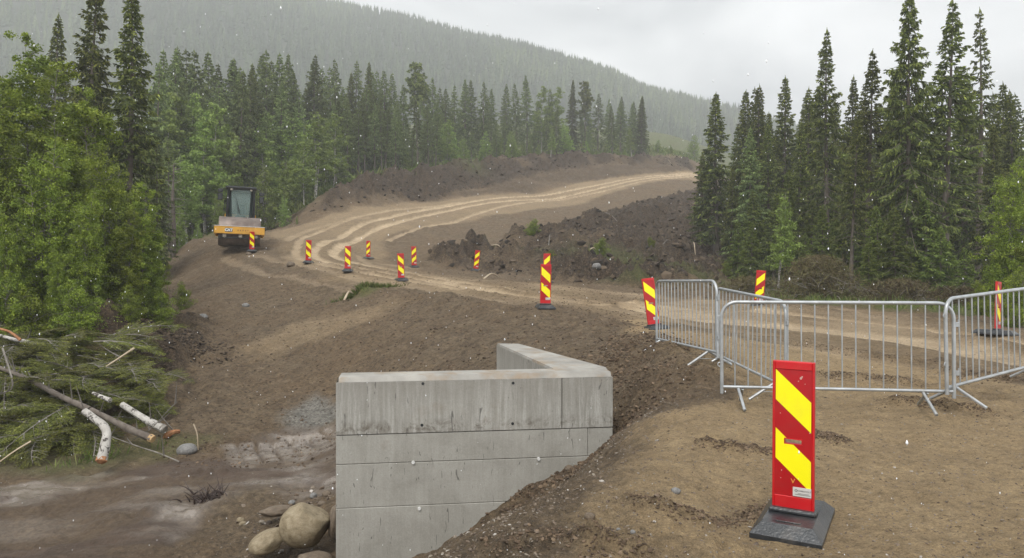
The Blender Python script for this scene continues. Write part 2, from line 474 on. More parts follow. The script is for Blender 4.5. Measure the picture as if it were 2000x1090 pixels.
tracks = [  # wheel tracks: (points, half width, strength)
 (GL((1345,338),(1200,355),(1000,385),(850,407),(760,425),(690,448),(640,470),(612,490),(625,508),(680,521),(800,543),(950,568),(1100,590),(1260,606)), 0.24, 1.0),
 (GL((1345,341),(1200,361),(1000,392),(860,415),(780,434),(715,458),(668,480),(650,495),(668,508),(720,520),(830,541),(950,560),(1100,582),(1260,600)), 0.26, 1.0),
 (GL((1345,345),(1200,368),(1060,393),(930,418),(820,446),(760,470)), 0.22, 0.75),
 (GL((900,395),(760,412),(660,438),(600,462),(580,485),(585,505),(660,524),(780,547),(900,567)), 0.2, 0.7),
 (GL((1260,600),(1400,611),(1550,616),(1700,632),(1850,652),(2050,682)), 0.34, 1.0),
 (GL((1260,607),(1400,626),(1550,640),(1700,656),(1850,678),(2050,712)), 0.62, 1.0),
 (GL((720,426),(640,440),(590,455),(560,470)), 0.3, 0.45),
 (GL((490,500),(600,520),(700,545),(850,570),(1000,596)), 0.28, 0.35),
 (GL((1150,596),(1300,628),(1500,655)), 0.2, 0.3),
 (GL((440,505),(520,535),(640,560),(680,575)), 0.25, 0.3),
 (GL((700,500),(730,520),(850,540),(940,552)), 0.18, 0.4),
]
def _ext(t):
    (ax, ay), (bx, by) = t[0], t[1]; l = math.hypot(ax - bx, ay - by)
    return [(ax + (ax - bx) / l * 22, ay + (ay - by) / l * 22)] + t if ay > 100 else t
tracks = [(smooth_line(_ext(t)), w, s) for t, w, s in tracks]
_a, _b = G(1345, 350), G(1345, 333)
for _i, _p in enumerate(road_poly):
    if _p == _a: road_poly[_i + 1:_i + 1] = [(_a[0] + 22, _a[1] + 12), (_b[0] + 22, _b[1] + 12)]; break
# ridges of thrown-up earth: (points, half width, height, roughness)
ridges = [
 (GL((860,520),(885,508),(920,506),(960,512),(1000,518)), 1.3, 1.15, 0.6),
 (GL((925,505),(930,503)), 0.7, 0.95, 0.3),
 (GL((1020,478),(1060,470),(1085,478),(1110,490)), 1.6, 1.2, 0.6),
 (GL((1080,522),(1130,532),(1200,550),(1270,560),(1340,560)), 1.2, 0.85, 0.6),
 (GL((1120,450),(1200,438),(1300,420),(1400,410)), 2.4, 0.9, 0.7),
 (GL((630,410),(660,397),(700,384),(760,370),(830,357),(900,345),(980,332),(1060,324),(1180,321),(1260,322)), 2.6, 1.9, 0.6),
 (GL((1290,322),(1345,322)), 3.0, 1.4, 0.6),
 (GL((1180,470),(1230,500),(1300,510),(1380,500)), 1.6, 0.6, 0.8),
 (GL((158,676),(200,672)), 0.55, 1.05, 0.4), (GL((250,665),(330,645),(385,650)), 0.6, 0.4, 0.6), (GL((200,690),(350,690)), 0.7, 0.25, 0.6),
 (GL((1560,675),(1640,690),(1750,705),(1850,712)), 0.16, 0.09, 0.8), (GL((1600,735),(1700,742),(1790,752)), 0.14, 0.05, 0.8),
 (GL((1740,790),(1800,795),(1880,800),(1930,808)), 0.12, 0.05, 0.9), (GL((1850,730),(1930,740),(2000,745)), 0.2, 0.07, 0.9),
 (GL((1230,985),(1330,1005),(1420,995),(1500,975)), 0.07, 0.05, 0.6), (GL((1370,872),(1440,884),(1520,884)), 0.07, 0.045, 0.6),
 (GL((1590,850),(1640,865)), 0.08, 0.03, 0.9), (GL((960,1075),(1060,1055),(1160,1060),(1260,1085)), 0.10, 0.07, 0.9),
 (GL((1250,660),(1320,690),(1370,735)), 0.35, 0.13, 0.9), (GL((1210,690),(1260,720),(1290,760)), 0.4, 0.12, 0.9),
 (GL((1480,610),(1600,606),(1700,622),(1850,628),(2000,630)), 0.4, 0.14, 0.8),
 (GL((1350,585),(1450,592),(1560,598)), 0.4, 0.18, 0.8),
 (GL((340,930),(440,925)), 0.15, 0.10, 0.8), (GL((230,1010),(420,1000),(440,965)), 0.25, 0.12, 0.9),
 (GL((700,575),(760,572)), 0.5, 0.18, 0.7), (GL((640,565),(760,578),(900,585)), 0.4, 0.15, 0.6), (GL((850,590),(1000,612),(1060,625)), 0.5, 0.15, 0.6),
 (GL((340,500),(420,470)), 1.2, 0.35, 0.5),
 (GL((400,770),(360,730),(385,700)), 0.25, -0.2, 0.5),
]
ST_A, ST_B = G(420, 720), G(690, 590)
sdir = np.array([ST_B[0] - ST_A[0], ST_B[1] - ST_A[1]]); sdir /= np.linalg.norm(sdir)
IMP = G(560, 885)

def soft(sd, w, x, y, sc_=0.6, amp=0.6):
    return 1 - sstep(-w, w, sd + fbm(x, y, sc_, 4, 91) * amp)

def terrain(x, y):
    """ground height and the zone attributes at plan points"""
    x = np.asarray(x, float); y = np.asarray(y, float)
    h = base_h(x, y)
    a = {}
    near = np.clip(y / 20.0, 0.25, 6)
    a['peat'] = np.maximum.reduce([soft(poly_sdf(x, y, peat_poly), 0.5, x, y, 0.5, 1.2), soft(poly_sdf(x, y, berm_poly), 0.8, x, y, 0.25, 2.0) ,
                                   0.85 * soft(poly_sdf(x, y, leftpeat_poly), 0.3, x, y, 0.9, 0.7), 0.5 * soft(poly_sdf(x, y, soil2_poly), 1.0, x, y, 0.2, 2.5)])
    road = soft(poly_sdf(x, y, road_poly), 0.5, x, y, 0.4, 0.8)
    a['peat'] = a['peat'] * (1 - road) * (1 - .55 * sstep(.05, .45, fbm(x, y, .22, 4, 66)))
    a['sand'] = np.clip(soft(poly_sdf(x, y, sand_poly), 0.25, x, y, 0.8, 0.7) + road * 0.30 * (0.6 + 0.8 * vnoise(x * .5, y * .5, 5)), 0, 1)
    a['wet'] = soft(poly_sdf(x, y, mud_poly), 0.25, x, y, 1.0, 0.8)
    a['wet'] = a['wet'] * (0.45 + 0.55 * sstep(-0.35, 0.1, fbm(x * 0.6 + y * 0.2, y * 1.5, 1.2, 4, 33)))
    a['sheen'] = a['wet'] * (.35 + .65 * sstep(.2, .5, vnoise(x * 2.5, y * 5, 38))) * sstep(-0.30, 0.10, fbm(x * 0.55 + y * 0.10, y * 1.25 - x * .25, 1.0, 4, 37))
    a['gravel'] = 0.8 * soft(poly_sdf(x, y, gravel_poly), 0.4, x, y, 0.9, 0.9)
    scar = 0.8 * soft(poly_sdf(x, y, brownscar_poly), 0.5, x, y, 0.5, 0.8)
    # wood floor: green behind the berm, left of the slope, right of the side road
    gl = GL((1440,540),(1500,585),(1650,602),(1800,612),(2050,622)); gl = gl + [(60, 25), (200, 60), (200, 200), (60, 130)] + [GL((1425,380))[0]]
    gR = soft(poly_sdf(x, y, gl), 0.6, x, y, 0.4, 1.5)
    gb = GL((600,418),(640,390),(720,362),(860,336),(960,319),(1100,311),(1345,311)) + [(80, 230), (120, 440), (-300, 440), (-300, 60)] + GL((330,480),(430,470),(510,448))
    gB = soft(poly_sdf(x, y, gb), 0.8, x, y, 0.3, 2.0)
    gf = [(-60, 60)] + GL((330,490)) + [G(325, 520), G(310, 600), G(300, 640), G(150, 655), G(0, 660)] + [(-60, 20)]
    gL = soft(poly_sdf(x, y, gf), 0.4, x, y, 0.5, 1.0)
    gm = GL((0,860),(200,872),(340,850),(420,860),(400,885),(250,905),(100,930),(-200,950),(-200,860))
    gM = 0.55 * soft(poly_sdf(x, y, gm), 0.3, x, y, 0.8, 0.8)
    patch = sstep(0.1, 0.45, fbm(x, y, 0.35, 4, 61)) * 0.5 * a['peat'] * (x > 3) * (y < 60)
    for (px, py, r, s) in ((720,575,0.5,.9),(1175,515,2.4,.8),(1160,510,1.5,.7),(1240,530,1.4,.6),(1030,500,1.0,.7),(960,497,0.8,.6),(900,340,3,.7),(1430,560,2.5,.9),(660,345,3,.9),(330,650,.5,.5)):
        gx, gy = G(px, py)
        patch = np.maximum(patch, s * np.exp(-((x - gx) ** 2 + (y - gy) ** 2 * 0.6) / r ** 2) * (0.4 + vnoise(x * 2, y * 2, 8)))
    a['green'] = np.clip(np.maximum.reduce([gR, gB, gL, gM, patch]) * (0.55 + 0.6 * vnoise(x * 0.9, y * 0.9, 77)), 0, 1)
    a['peat'] = np.maximum(a['peat'], 0.5 * sstep(.2, .6, gR + gB + gL))
    # --- relief
    for pts, w, hh, ro in ridges:
        d, arc, _ = poly_d(x, y, pts)
        k = np.exp(-(d / w) ** 2)
        h = h + hh * k * (1 - ro * 0.5 + ro * fbm(x, y, 1.1 / w, 3, 7)) * (1.5 if w < .21 else 1)
        if w < .5: a['sand'] = a['sand'] * (1 - .75 * np.exp(-(d / (w * 1.3)) ** 2) * (vnoise(x * 4, y * 4, 12) * .8 + .2))
    fade = sstep(400, 200, y)
    rough = (1 - road * 0.8) * (1 - a['sand'] * 0.5) * (1 - a['wet'] * 0.6) * (1 + .6 * sstep(14, 11, y))
    h = h + fbm(x, y, 0.45, 4, 1) * 0.07 * rough * near ** 0.7 * fade
    h = h + fbm(x, y, 2.3, 4, 2, 0.6) * 0.065 * rough * np.clip(near, 0.6, 2)
    h = h + fbm(x, y, 7.0, 4, 3, 0.7) * 0.034 * (0.35 + 0.65 * rough) 
    u = x * sdir[0] + y * sdir[1]; w = -x * sdir[1] + y * sdir[0]
    slope = rough * (1 - a['peat']) * (1 - a['green']) * sstep(11, 15, y) * sstep(60, 40, y)
    h = h + fbm(u * 0.22, w * 1.6, 1.0, 4, 44, 0.6, True) * 0.075 * slope
    h = h + a['peat'] * (fbm(x, y, 0.9, 5, 13, 0.62, True) * 0.42 + fbm(x, y, 3.1, 3, 14) * 0.16) * np.clip(near, 0.5, 2.0)
    h = h + a['green'] * fbm(x, y, 0.7, 3, 18) * 0.15 * (1 - road)
    h = h + a['wet'] * (fbm(x * 0.5 + y * 0.25, y * 1.6 - x * .3, 1.6, 5, 21, .6) * 0.075 + fbm(x * .6, y * 1.5 - x * .3, 3.2, 4, 23, .6, True) * .03)
    # plateau: trampled clods in patches
    tr = sstep(0.05, 0.4, fbm(x, y, 0.55, 3, 29)) * a['sand'] * (1 - road)
    a['sand'] = a['sand'] * (1 - .35 * tr * sstep(.3, .7, vnoise(x * 3.3, y * 3.3, 19)))
    h = h + tr * np.maximum(fbm(x, y, 5.5, 4, 31, 0.65), -0.1) * 0.085
    for pts, wd, s in tracks:
        m = (np.abs(x) < 60) & (y > 9) & (y < 140)
        d, arc, sg = poly_d(x, y, pts)
        wob = d + (fbm(x, y, 0.8, 3, 41)) * wd * 0.6
        k = (1 - sstep(wd * 0.75, wd * 1.35, np.abs(wob)))
        h = h - 0.05 * s * k + 0.05 * s * np.exp(-((d - wd * 1.7) / (wd * 0.6)) ** 2) * (0.6 + 0.8 * vnoise(x * 3, y * 3, 9))
        a['pale'] = np.maximum(a.get('pale', 0), k * s * (0.65 + 0.35 * vnoise(arc * 0.8, d * 2, 15)))
    a['pale'] = np.maximum(a['pale'], road * 0.45 * sstep(0.0, 0.5, fbm(x, y, 0.25, 3, 55)) * sstep(60, 40, y))
    a['pale'] = np.maximum(a['pale'], 0.16 * road * sstep(40, 60, y))
    a['pale'] = a['pale'] * (1 - a['peat']) * (.72 + .28 * vnoise(x * 2.2, y * 2.2, 60))
    # lattice of caterpillar prints in the mud
    lx = (x - IMP[0]) * 0.86 + (y - IMP[1]) * 0.5; ly = -(x - IMP[0]) * 0.5 + (y - IMP[1]) * 0.86
    inb = sstep(1.25, 0.9, np.abs(lx)) * sstep(0.75, 0.55, np.abs(ly))
    lx = lx + fbm(x, y, 1.5, 3, 51) * .12; ly = ly + fbm(x, y, 1.5, 3, 52) * .12
    gr = np.maximum(np.exp(-((((lx / 0.34) % 1) - 0.5) / 0.11) ** 2), 0.8 * np.exp(-((((ly / 0.55) % 1) - 0.5) / 0.07) ** 2)) * (.4 + vnoise(x * 4, y * 4, 5))
    h = h * (1 - inb * .75) + (base_h(x, y) + .02) * inb * .75
    h = h + inb * (-0.06 * gr) * (0.5 + vnoise(x * 3, y * 3, 3))
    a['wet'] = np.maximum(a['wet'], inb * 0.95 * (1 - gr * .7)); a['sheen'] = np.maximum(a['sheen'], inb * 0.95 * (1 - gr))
    a['pale'] = np.maximum(a['pale'], scar * 0.12)
    a['sand'] = np.maximum(a['sand'], scar * 0.35)
    # firm spot pressed flat under the nearest rubber foot
    fx, fy = 549 / 1450 * 4.80, 4.80
    k = sstep(.75, .38, np.hypot(x - fx, (y - fy) * .9))
    h = h * (1 - k) + (-1.748 + fbm(x, y, 6.0, 3, 88) * .012) * k
    return h, a, road

def H(x, y):
    h, _, _ = terrain(np.array([x], float), np.array([y], float))
    return float(h[0])
def HH(x, y): return terrain(np.asarray(x, float), np.asarray(y, float))[0]

# rows and columns of the ground sheet
ys = [-8.0]
while ys[-1] < 430:
    y = ys[-1]
    k = 0.25 if y < 2.8 else (0.0032 * (y + 5) if y < 30 else 0.0066 * (y + 5))
    if y > 160: k = 0.02 * y
    ys.append(y + k)
ys = np.array(ys)
uc = np.arange(-0.80, 0.8001, 0.0019)
ul = -0.80 - np.cumsum(np.geomspace(0.003, 0.08, 40)); ur = -ul
us = np.concatenate([ul[::-1], uc, ur])
YY, UU = np.meshgrid(ys, us, indexing='ij')
XX = UU * (np.maximum(YY, -1) + 7)
hh, att, roadm = terrain(XX.ravel(), YY.ravel())
R_, C_ = XX.shape
VV = np.stack([XX.ravel(), YY.ravel(), hh], -1)
idx = np.arange(R_ * C_).reshape(R_, C_)
Q = np.stack([idx[:-1, :-1], idx[:-1, 1:], idx[1:, 1:], idx[1:, :-1]], -1).reshape(-1, 4)
_hg = hh.reshape(R_, C_); _ag = {k: v.reshape(R_, C_) for k, v in att.items()}
_terrain_full = terrain
def _look(x, y):
    x = np.asarray(x, float); y = np.clip(np.asarray(y, float), ys[0] + .01, ys[-1] - .01)
    i = np.clip(np.searchsorted(ys, y) - 1, 0, R_ - 2); fi = (y - ys[i]) / (ys[i + 1] - ys[i])
    u = np.clip(x / (np.maximum(y, -1) + 7), us[0] + 1e-6, us[-1] - 1e-6); j = np.clip(np.searchsorted(us, u) - 1, 0, C_ - 2); fj = (u - us[j]) / (us[j + 1] - us[j])
    return i, j, fi, fj
def _bil(g, q):
    i, j, fi, fj = q
    return (g[i, j] * (1 - fj) + g[i, j + 1] * fj) * (1 - fi) + (g[i + 1, j] * (1 - fj) + g[i + 1, j + 1] * fj) * fi
def terrain(x, y):
    q = _look(x, y); return _bil(_hg, q), {k: _bil(v, q) for k, v in _ag.items()}, None
def HH(x, y): return _bil(_hg, _look(x, y))
def H(x, y): return float(HH(np.array([x], float), np.array([y], float))[0])
# shared normals so that the sheets meet without a seam
gv = VV.reshape(R_, C_, 3)
du = np.gradient(gv, axis=1); dv = np.gradient(gv, axis=0)
nn = np.cross(du, dv).reshape(-1, 3); nn /= np.linalg.norm(nn, axis=1, keepdims=True) + 1e-12
wetz = att['wet'][Q].mean(1); rz = roadm[Q].mean(1)
zone = np.where(rz > 0.5, 1, np.where(wetz > 0.4, 2, 0))
for zi, nm in ((0, 'ground'), (1, 'dirt_road'), (2, 'muddy_path')):
    q = Q[zone == zi]
    used = np.unique(q); remap = np.zeros(len(VV), dtype=np.int64); remap[used] = np.arange(len(used))
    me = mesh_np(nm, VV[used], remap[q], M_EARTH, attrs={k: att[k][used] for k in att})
    me.normals_split_custom_set_from_vertices(nn[used].astype(np.float32))
    tag(link(bpy.data.objects.new(nm, me)), kind='structure')

# ------------------------------------------------------------------ wooded hill behind the valley
sk = np.array([(-900,-420),(-200,-230),(0,-150),(300,-70),(540,12),(620,38),(750,62),(900,90),(1000,112),(1130,148),(1200,168),(1250,196),(1300,208),(1380,224),(1440,236),(1600,272),(2000,345),(2600,430),(3200,480)], float)
hy = np.linspace(300, 1150, 90); hu = np.linspace(-1.3, 1.4, 260)
HY, HU = np.meshgrid(hy, hu, indexing='ij')
def hill_h(u, y):
    px = u * 1450 + 1000
    top = (500 - np.interp(px, sk[:, 0], sk[:, 1])) / 1450 * 900
    ft = np.interp(px, [-900, 600, 1300, 1500, 2600], [40, 45, 40, 5, -10])
    t = sstep(330, 900, y) ** 0.8
    b = ft + (np.maximum(top, ft) - ft) * t
    b = b * np.where(y > 900, 1 - (y - 900) / 900, 1.0)
    return b + fbm(u * y, y, 0.006, 4, 71) * 14 * sstep(360, 500, y) * sstep(960, 820, y) - 6
hz = hill_h(HU, HY)
hV = np.stack([(HU * HY).ravel(), HY.ravel(), hz.ravel()], -1)
hi = np.arange(HY.size).reshape(HY.shape)
hQ = np.stack([hi[:-1, :-1], hi[:-1, 1:], hi[1:, 1:], hi[1:, :-1]], -1).reshape(-1, 4)
M_HILL = simple_mat('hill_floor', (0.035, 0.045, 0.02), 0.95, var=0.4, scale=0.02)
tag(link(bpy.data.objects.new('hill', mesh_np('hill', hV, hQ, M_HILL))), kind='structure')
# ------------------------------------------------------------------ materials of the built things
def concrete_mat(name, streaky):
    m, nt, b = new_mat(name); N = NT(nt); v = N.coord()
    mot = N.noise(v, 2.2, 6, 0.65, 0.4)
    c = N.ramp(mot, [(0.25, (0.27, 0.258, 0.222)), (0.5, (0.35, 0.338, 0.30)), (0.8, (0.43, 0.418, 0.375))])
    vs = N.coord(scale=(11.0, 11.0, 0.9)); st = N.noise(vs, 1.6, 6, 0.75, 0.3)
    vs2 = N.coord(scale=(22.0, 22.0, 0.8)); st2 = N.noise(vs2, 1.3, 3, 0.6)
    msk = N.ramp(N.noise(v, 1.3, 3), [(.35, .25), (.62, .75)])
    c = N.mix(N.math('MULTIPLY', msk, 0.75) if streaky else 0.08, c, N.ramp(st, [(0.34, (0.20, 0.185, 0.155)), (0.48, (0.30, 0.29, 0.26)), (0.62, (0.56, 0.55, 0.51))]))
    c = N.mix(0.16 if streaky else 0.04, c, N.ramp(st2, [(0.4, (0.17, 0.16, 0.14)), (0.6, (0.46, 0.45, 0.42))]))
    if streaky:
        sx = nt.nodes.new('ShaderNodeSeparateXYZ'); nt.links.new(N.coord(), sx.inputs[0])
        dz = N.math('ABSOLUTE', N.math('SUBTRACT', sx.outputs['Z'], 2.19))
        band = N.math('SUBTRACT', 1.0, N.math('MULTIPLY', dz, 9.0), True)
        c = N.mix(N.math('MULTIPLY', band, N.ramp(N.noise(v, 5, 6, .75, .6), [(.47, 0.0), (.6, .9)])), c, (.12, .10, .075))
        topz = N.math('MULTIPLY', N.math('SUBTRACT', sx.outputs['Z'], 2.3, True), 2.2)
        c = N.mix(N.math('MULTIPLY', topz, .55), c, (.22, .205, .175))
    crk = N.noise(N.coord(scale=(3.0, 3.0, 0.6)), 7, 2, 0.5, 1.2)
    c = N.mix(N.ramp(crk, [(0.29, 0.75), (0.315, 0.0)]), c, (0.10, 0.095, 0.085))
    c = N.mix(0.35, c, N.ramp(N.noise(v, 60, 4, 0.7), [(0.3, 0.55), (0.7, 1.1)]), 'MULTIPLY')
    brown = N.noise(v, 1.1, 5, 0.7)
    c = N.mix(N.ramp(brown, [(0.60, 0.0), (0.75, 0.45)]), c, (0.20, 0.155, 0.105))
    N.set(b, Base_Color=c, Roughness=0.85)
    b.inputs['Specular IOR Level'].default_value = 0.3
    h = N.math('ADD', N.noise(v, 30, 5, 0.7), N.math('MULTIPLY', st, 0.4))
    N.set(b, Normal=N.bump(h, 0.35, 0.008))
    return m
M_CONC = concrete_mat('streaked_concrete', True)
M_CONC2 = concrete_mat('grey_concrete', False)
M_CAP = simple_mat('muddy_concrete_cap', (0.28, 0.268, 0.24), 0.8, var=0.25, scale=3, dirt=(0.24, 0.17, 0.10), dirt_amt=0.9)
M_SEAM = simple_mat('seam_dark', (0.16, 0.15, 0.13), 0.95, var=0.4, scale=20)
M_PLUG = simple_mat('white_plug', (0.62, 0.62, 0.60), 0.6)
M_GALV = simple_mat('galvanised_steel', (0.40, 0.42, 0.43), 0.42, 0.55, var=0.22, scale=7, bump=0.05, dirt=(0.22, 0.19, 0.15), dirt_amt=0.45)
M_RED = simple_mat('red_plastic', (0.50, 0.006, 0.010), 0.38, var=0.12, scale=4, bump=0.03, dirt=(.30, .12, .08), dirt_amt=.22)
M_REDREF = simple_mat('red_reflective_film', (0.37, 0.004, 0.008), 0.3, var=0.1, scale=5, bump=0.02, dirt=(.22, .07, .05), dirt_amt=.22)
M_YEL = simple_mat('yellow_reflective_film', (0.88, 0.80, 0.0), 0.35, var=0.03, scale=5, bump=0.02, dirt=(.55, .45, .08), dirt_amt=.25)
M_RUB = simple_mat('wet_black_rubber', (0.026, 0.029, 0.032), 0.33, var=0.35, scale=9, bump=0.5, bdist=0.006, dirt=(.10, .09, .08), dirt_amt=.6)
M_STICK = simple_mat('label_white', (0.55, 0.53, 0.50), 0.5, var=0.05)
M_INK = simple_mat('ink_dark', (0.06, 0.05, 0.05), 0.6, var=0.0)
M_ORA = simple_mat('orange_paint', (0.75, 0.30, 0.05), 0.5, var=0.05)
M_SNOWSPOT = simple_mat('dirt_spot_pale', (0.55, 0.35, 0.3), 0.7)
M_CATY = simple_mat('machine_yellow_paint', (0.66, 0.34, 0.035), 0.42, var=0.1, scale=2, dirt=(0.20, 0.13, 0.07), dirt_amt=0.35)
M_MBLK = simple_mat('machine_black_paint', (0.018, 0.020, 0.021), 0.45, var=0.2)
M_DRUM = simple_mat('worn_steel_drum', (0.17, 0.135, 0.115), 0.55, 0.25, var=0.35, scale=3, dirt=(0.09, 0.055, 0.04), dirt_amt=0.7)
M_TYRE = simple_mat('muddy_tyre', (0.028, 0.025, 0.023), 0.85, dirt=(0.10, 0.07, 0.05), dirt_amt=0.7)
M_WHT = simple_mat('white_paint', (0.72, 0.72, 0.70), 0.5, var=0.05)
M_STEELD = simple_mat('grey_brackets', (0.30, 0.27, 0.22), 0.7)
def glass_mat(c=(.30,.42,.39), al=.30):
    m, nt, b = new_mat('cab_glass')
    b.inputs['Base Color'].default_value = (*c, 1)
    b.inputs['Roughness'].default_value = 0.04
    b.inputs['Alpha'].default_value = al
    b.inputs['IOR'].default_value = 1.5
    b.inputs['Specular IOR Level'].default_value = 0.5
    return m
M_GLASS = glass_mat(); M_GLASSD = glass_mat((.03, .07, .06), .65)

# ------------------------------------------------------------------ concrete wing wall
def wall_line(px0, Y0, px1, Y1):
    return Vector(((px0 - 1000) / 1450 * Y0, Y0)), Vector(((px1 - 1000) / 1450 * Y1, Y1))
A0, A1 = wall_line(656, 8.60, 1197, 9.02)
zt = -1.412
wall = empty('concrete_wall', (A0.x, A0.y, -4.2))
tag(wall, 'V-shaped grey concrete wing wall with streaked top course standing in the earth slope', 'wall')
dirA = (A1 - A0).normalized(); LA = (A1 - A0).length; ang = math.atan2(dirA.y, dirA.x)
fw = empty('front_wall', (0, 0, 0)); fw.parent = wall; fw.rotation_euler = (0, 0, ang)
# local: x along, y back (thickness .4), z measured from the wall origin
zo = lambda z: z + 4.2
courses = [(-5.2, -2.932, 0.0), (-2.928, -2.423, 0.002), (-2.418, -2.085, 0.0), (-2.077, zt - 0.055, -0.008)]
bpy.data.objects.remove(fw)
def Mw(): return Matrix.Translation((0, 0, 0)) @ Matrix.Rotation(ang, 4, 'Z')
fm = MB(); fm2 = MB()
for i, (z0, z1, off) in enumerate(courses):
    if i == 3:
        fm.cur = 0
        fm.box((0.0, off, zo(z0)), (2.66, 0.40, zo(z1)), 0.006, Mw())
        fm.box((2.668, off + 0.002, zo(z0)), (LA, 0.40, zo(z1)), 0.006, Mw())
    elif i == 2:
        fm.cur = 1
        fm.box((0.0, off, zo(z0)), (2.98, 0.40, zo(z1)), 0.006, Mw())
        fm.box((2.985, off + 0.004, zo(z0)), (LA, 0.40, zo(z1)), 0.006, Mw())
    else:
        fm.cur = 1
        fm.box((0.0, off, zo(z0)), (LA, 0.40, zo(z1)), 0.006, Mw())
fm.cur = 2
fm.box((0.006, 0.012, zo(-5.1)), (LA - 0.006, 0.39, zo(zt - 0.06)), 0, Mw())
ro = random.Random(3)
fm.build('front_wall', [M_CONC, M_CONC2, M_SEAM], wall)
# bevelled cap of the front wall
cp = MB()
pr = [(-0.008, zt - 0.055), (0.035, zt), (0.37, zt), (0.40, zt - 0.03), (0.40, zt - 0.055)]
vs = []
for xx in (0.03, LA - 0.02):
    for (yy, z) in pr: vs.append(tuple(Mw() @ Vector((xx, yy, zo(z)))))
k = len(pr)
fs = [(j, (j + 1) % k, (j + 1) % k + k, j + k) for j in range(k)] + [tuple(range(k))[::-1], tuple(range(k, 2 * k))]
cp.add(vs, fs)
e0 = [(0.0, -0.008, zt - 0.055), (0.0, 0.40, zt - 0.055), (0.03, 0.37, zt), (0.03, 0.035, zt)]
cp.add([tuple(Mw() @ Vector((a, b_, zo(c)))) for a, b_, c in e0], [(0, 3, 2, 1)])
capo = cp.build('cap', M_CAP, wall)
# tie holes and white plugs
def disc_part(name, mat, px, py, r, out):
    t = 0.5
    for _ in range(30):
        p = A0 + (A1 - A0) * t
        t += ((px - 1000) / 1450 * p.y - p.x) / (A1.x - A0.x) 
    p = A0 + (A1 - A0) * t
    z = -(py - 500) / 1450 * p.y
    m_ = MB(); l = Vector((t * LA, 0, z + 4.2))
    c0 = Mw() @ Vector((l.x, -0.012 - out, l.z)); c1 = Mw() @ Vector((l.x, 0.004, l.z))
    m_.cyl(c0, c1, r, 14)
    m_.build(name, mat, wall)
for px, py in ((826, 749), (1002, 748), (824, 830), (1001, 827)):
    disc_part('tie_hole', M_MBLK, px, py, 0.017, 0.0)
for px, py in ((807, 903), (1052, 896), (819, 993)):
    disc_part('plug', M_PLUG, px, py, 0.019, 0.003)
# rear wing running back and left from the right-hand corner
B1 = Vector(((1012 - 1000) / 1450 * 12.0, 12.0)); B0 = Vector(((970 - 1000) / 1450 * 12.05, 12.05))
C1 = A1 + Vector((-0.012, 0.05)); C0 = A0 + dirA * (LA * 0.80) + Vector((-dirA.y, dirA.x)) * 0.40
C0 = C0 + (B0 - C0).normalized() * 0.004
wg = MB()
def off2(p): return Vector((p.x - A0.x, p.y - A0.y))
c = [off2(p) for p in (C0, C1 + Vector((0, 0.34)), B1, B0)]
def ring(z, ins=0.0):
    cx = sum((p.x for p in c)) / 4; cy = sum((p.y for p in c)) / 4
    out = []
    for p in c:
        d = Vector((cx - p.x, cy - p.y)).normalized()
        out.append((p.x + d.x * ins, p.y + d.y * ins, z))
    return out
z1, z2, z3 = zo(-4.6), zo(zt - 0.035), zo(zt - 0.002)
wg.cur = 0
r0, r1, r2 = ring(z1), ring(z2), ring(z3, 0.04)
wg.add(r0 + r1, [(i, (i + 1) % 4, (i + 1) % 4 + 4, i + 4) for i in range(4)])
wg.cur = 1
wg.add(r1 + r2, [(i, (i + 1) % 4, (i + 1) % 4 + 4, i + 4) for i in range(4)] + [(4, 5, 6, 7)])
wg.build('rear_wing', [M_CONC, M_CAP], wall)
# the square corner block where the wings meet
cb = MB()
cb.add([tuple(Mw() @ Vector(p)) for p in ((LA * 0.80, 0.401, zo(-4.6)), (LA - 0.002, 0.401, zo(-4.6)), (LA - 0.002, 0.401, zo(zt - 0.004)), (LA * 0.80, 0.401, zo(zt - 0.004)))], [(0, 1, 2, 3)])

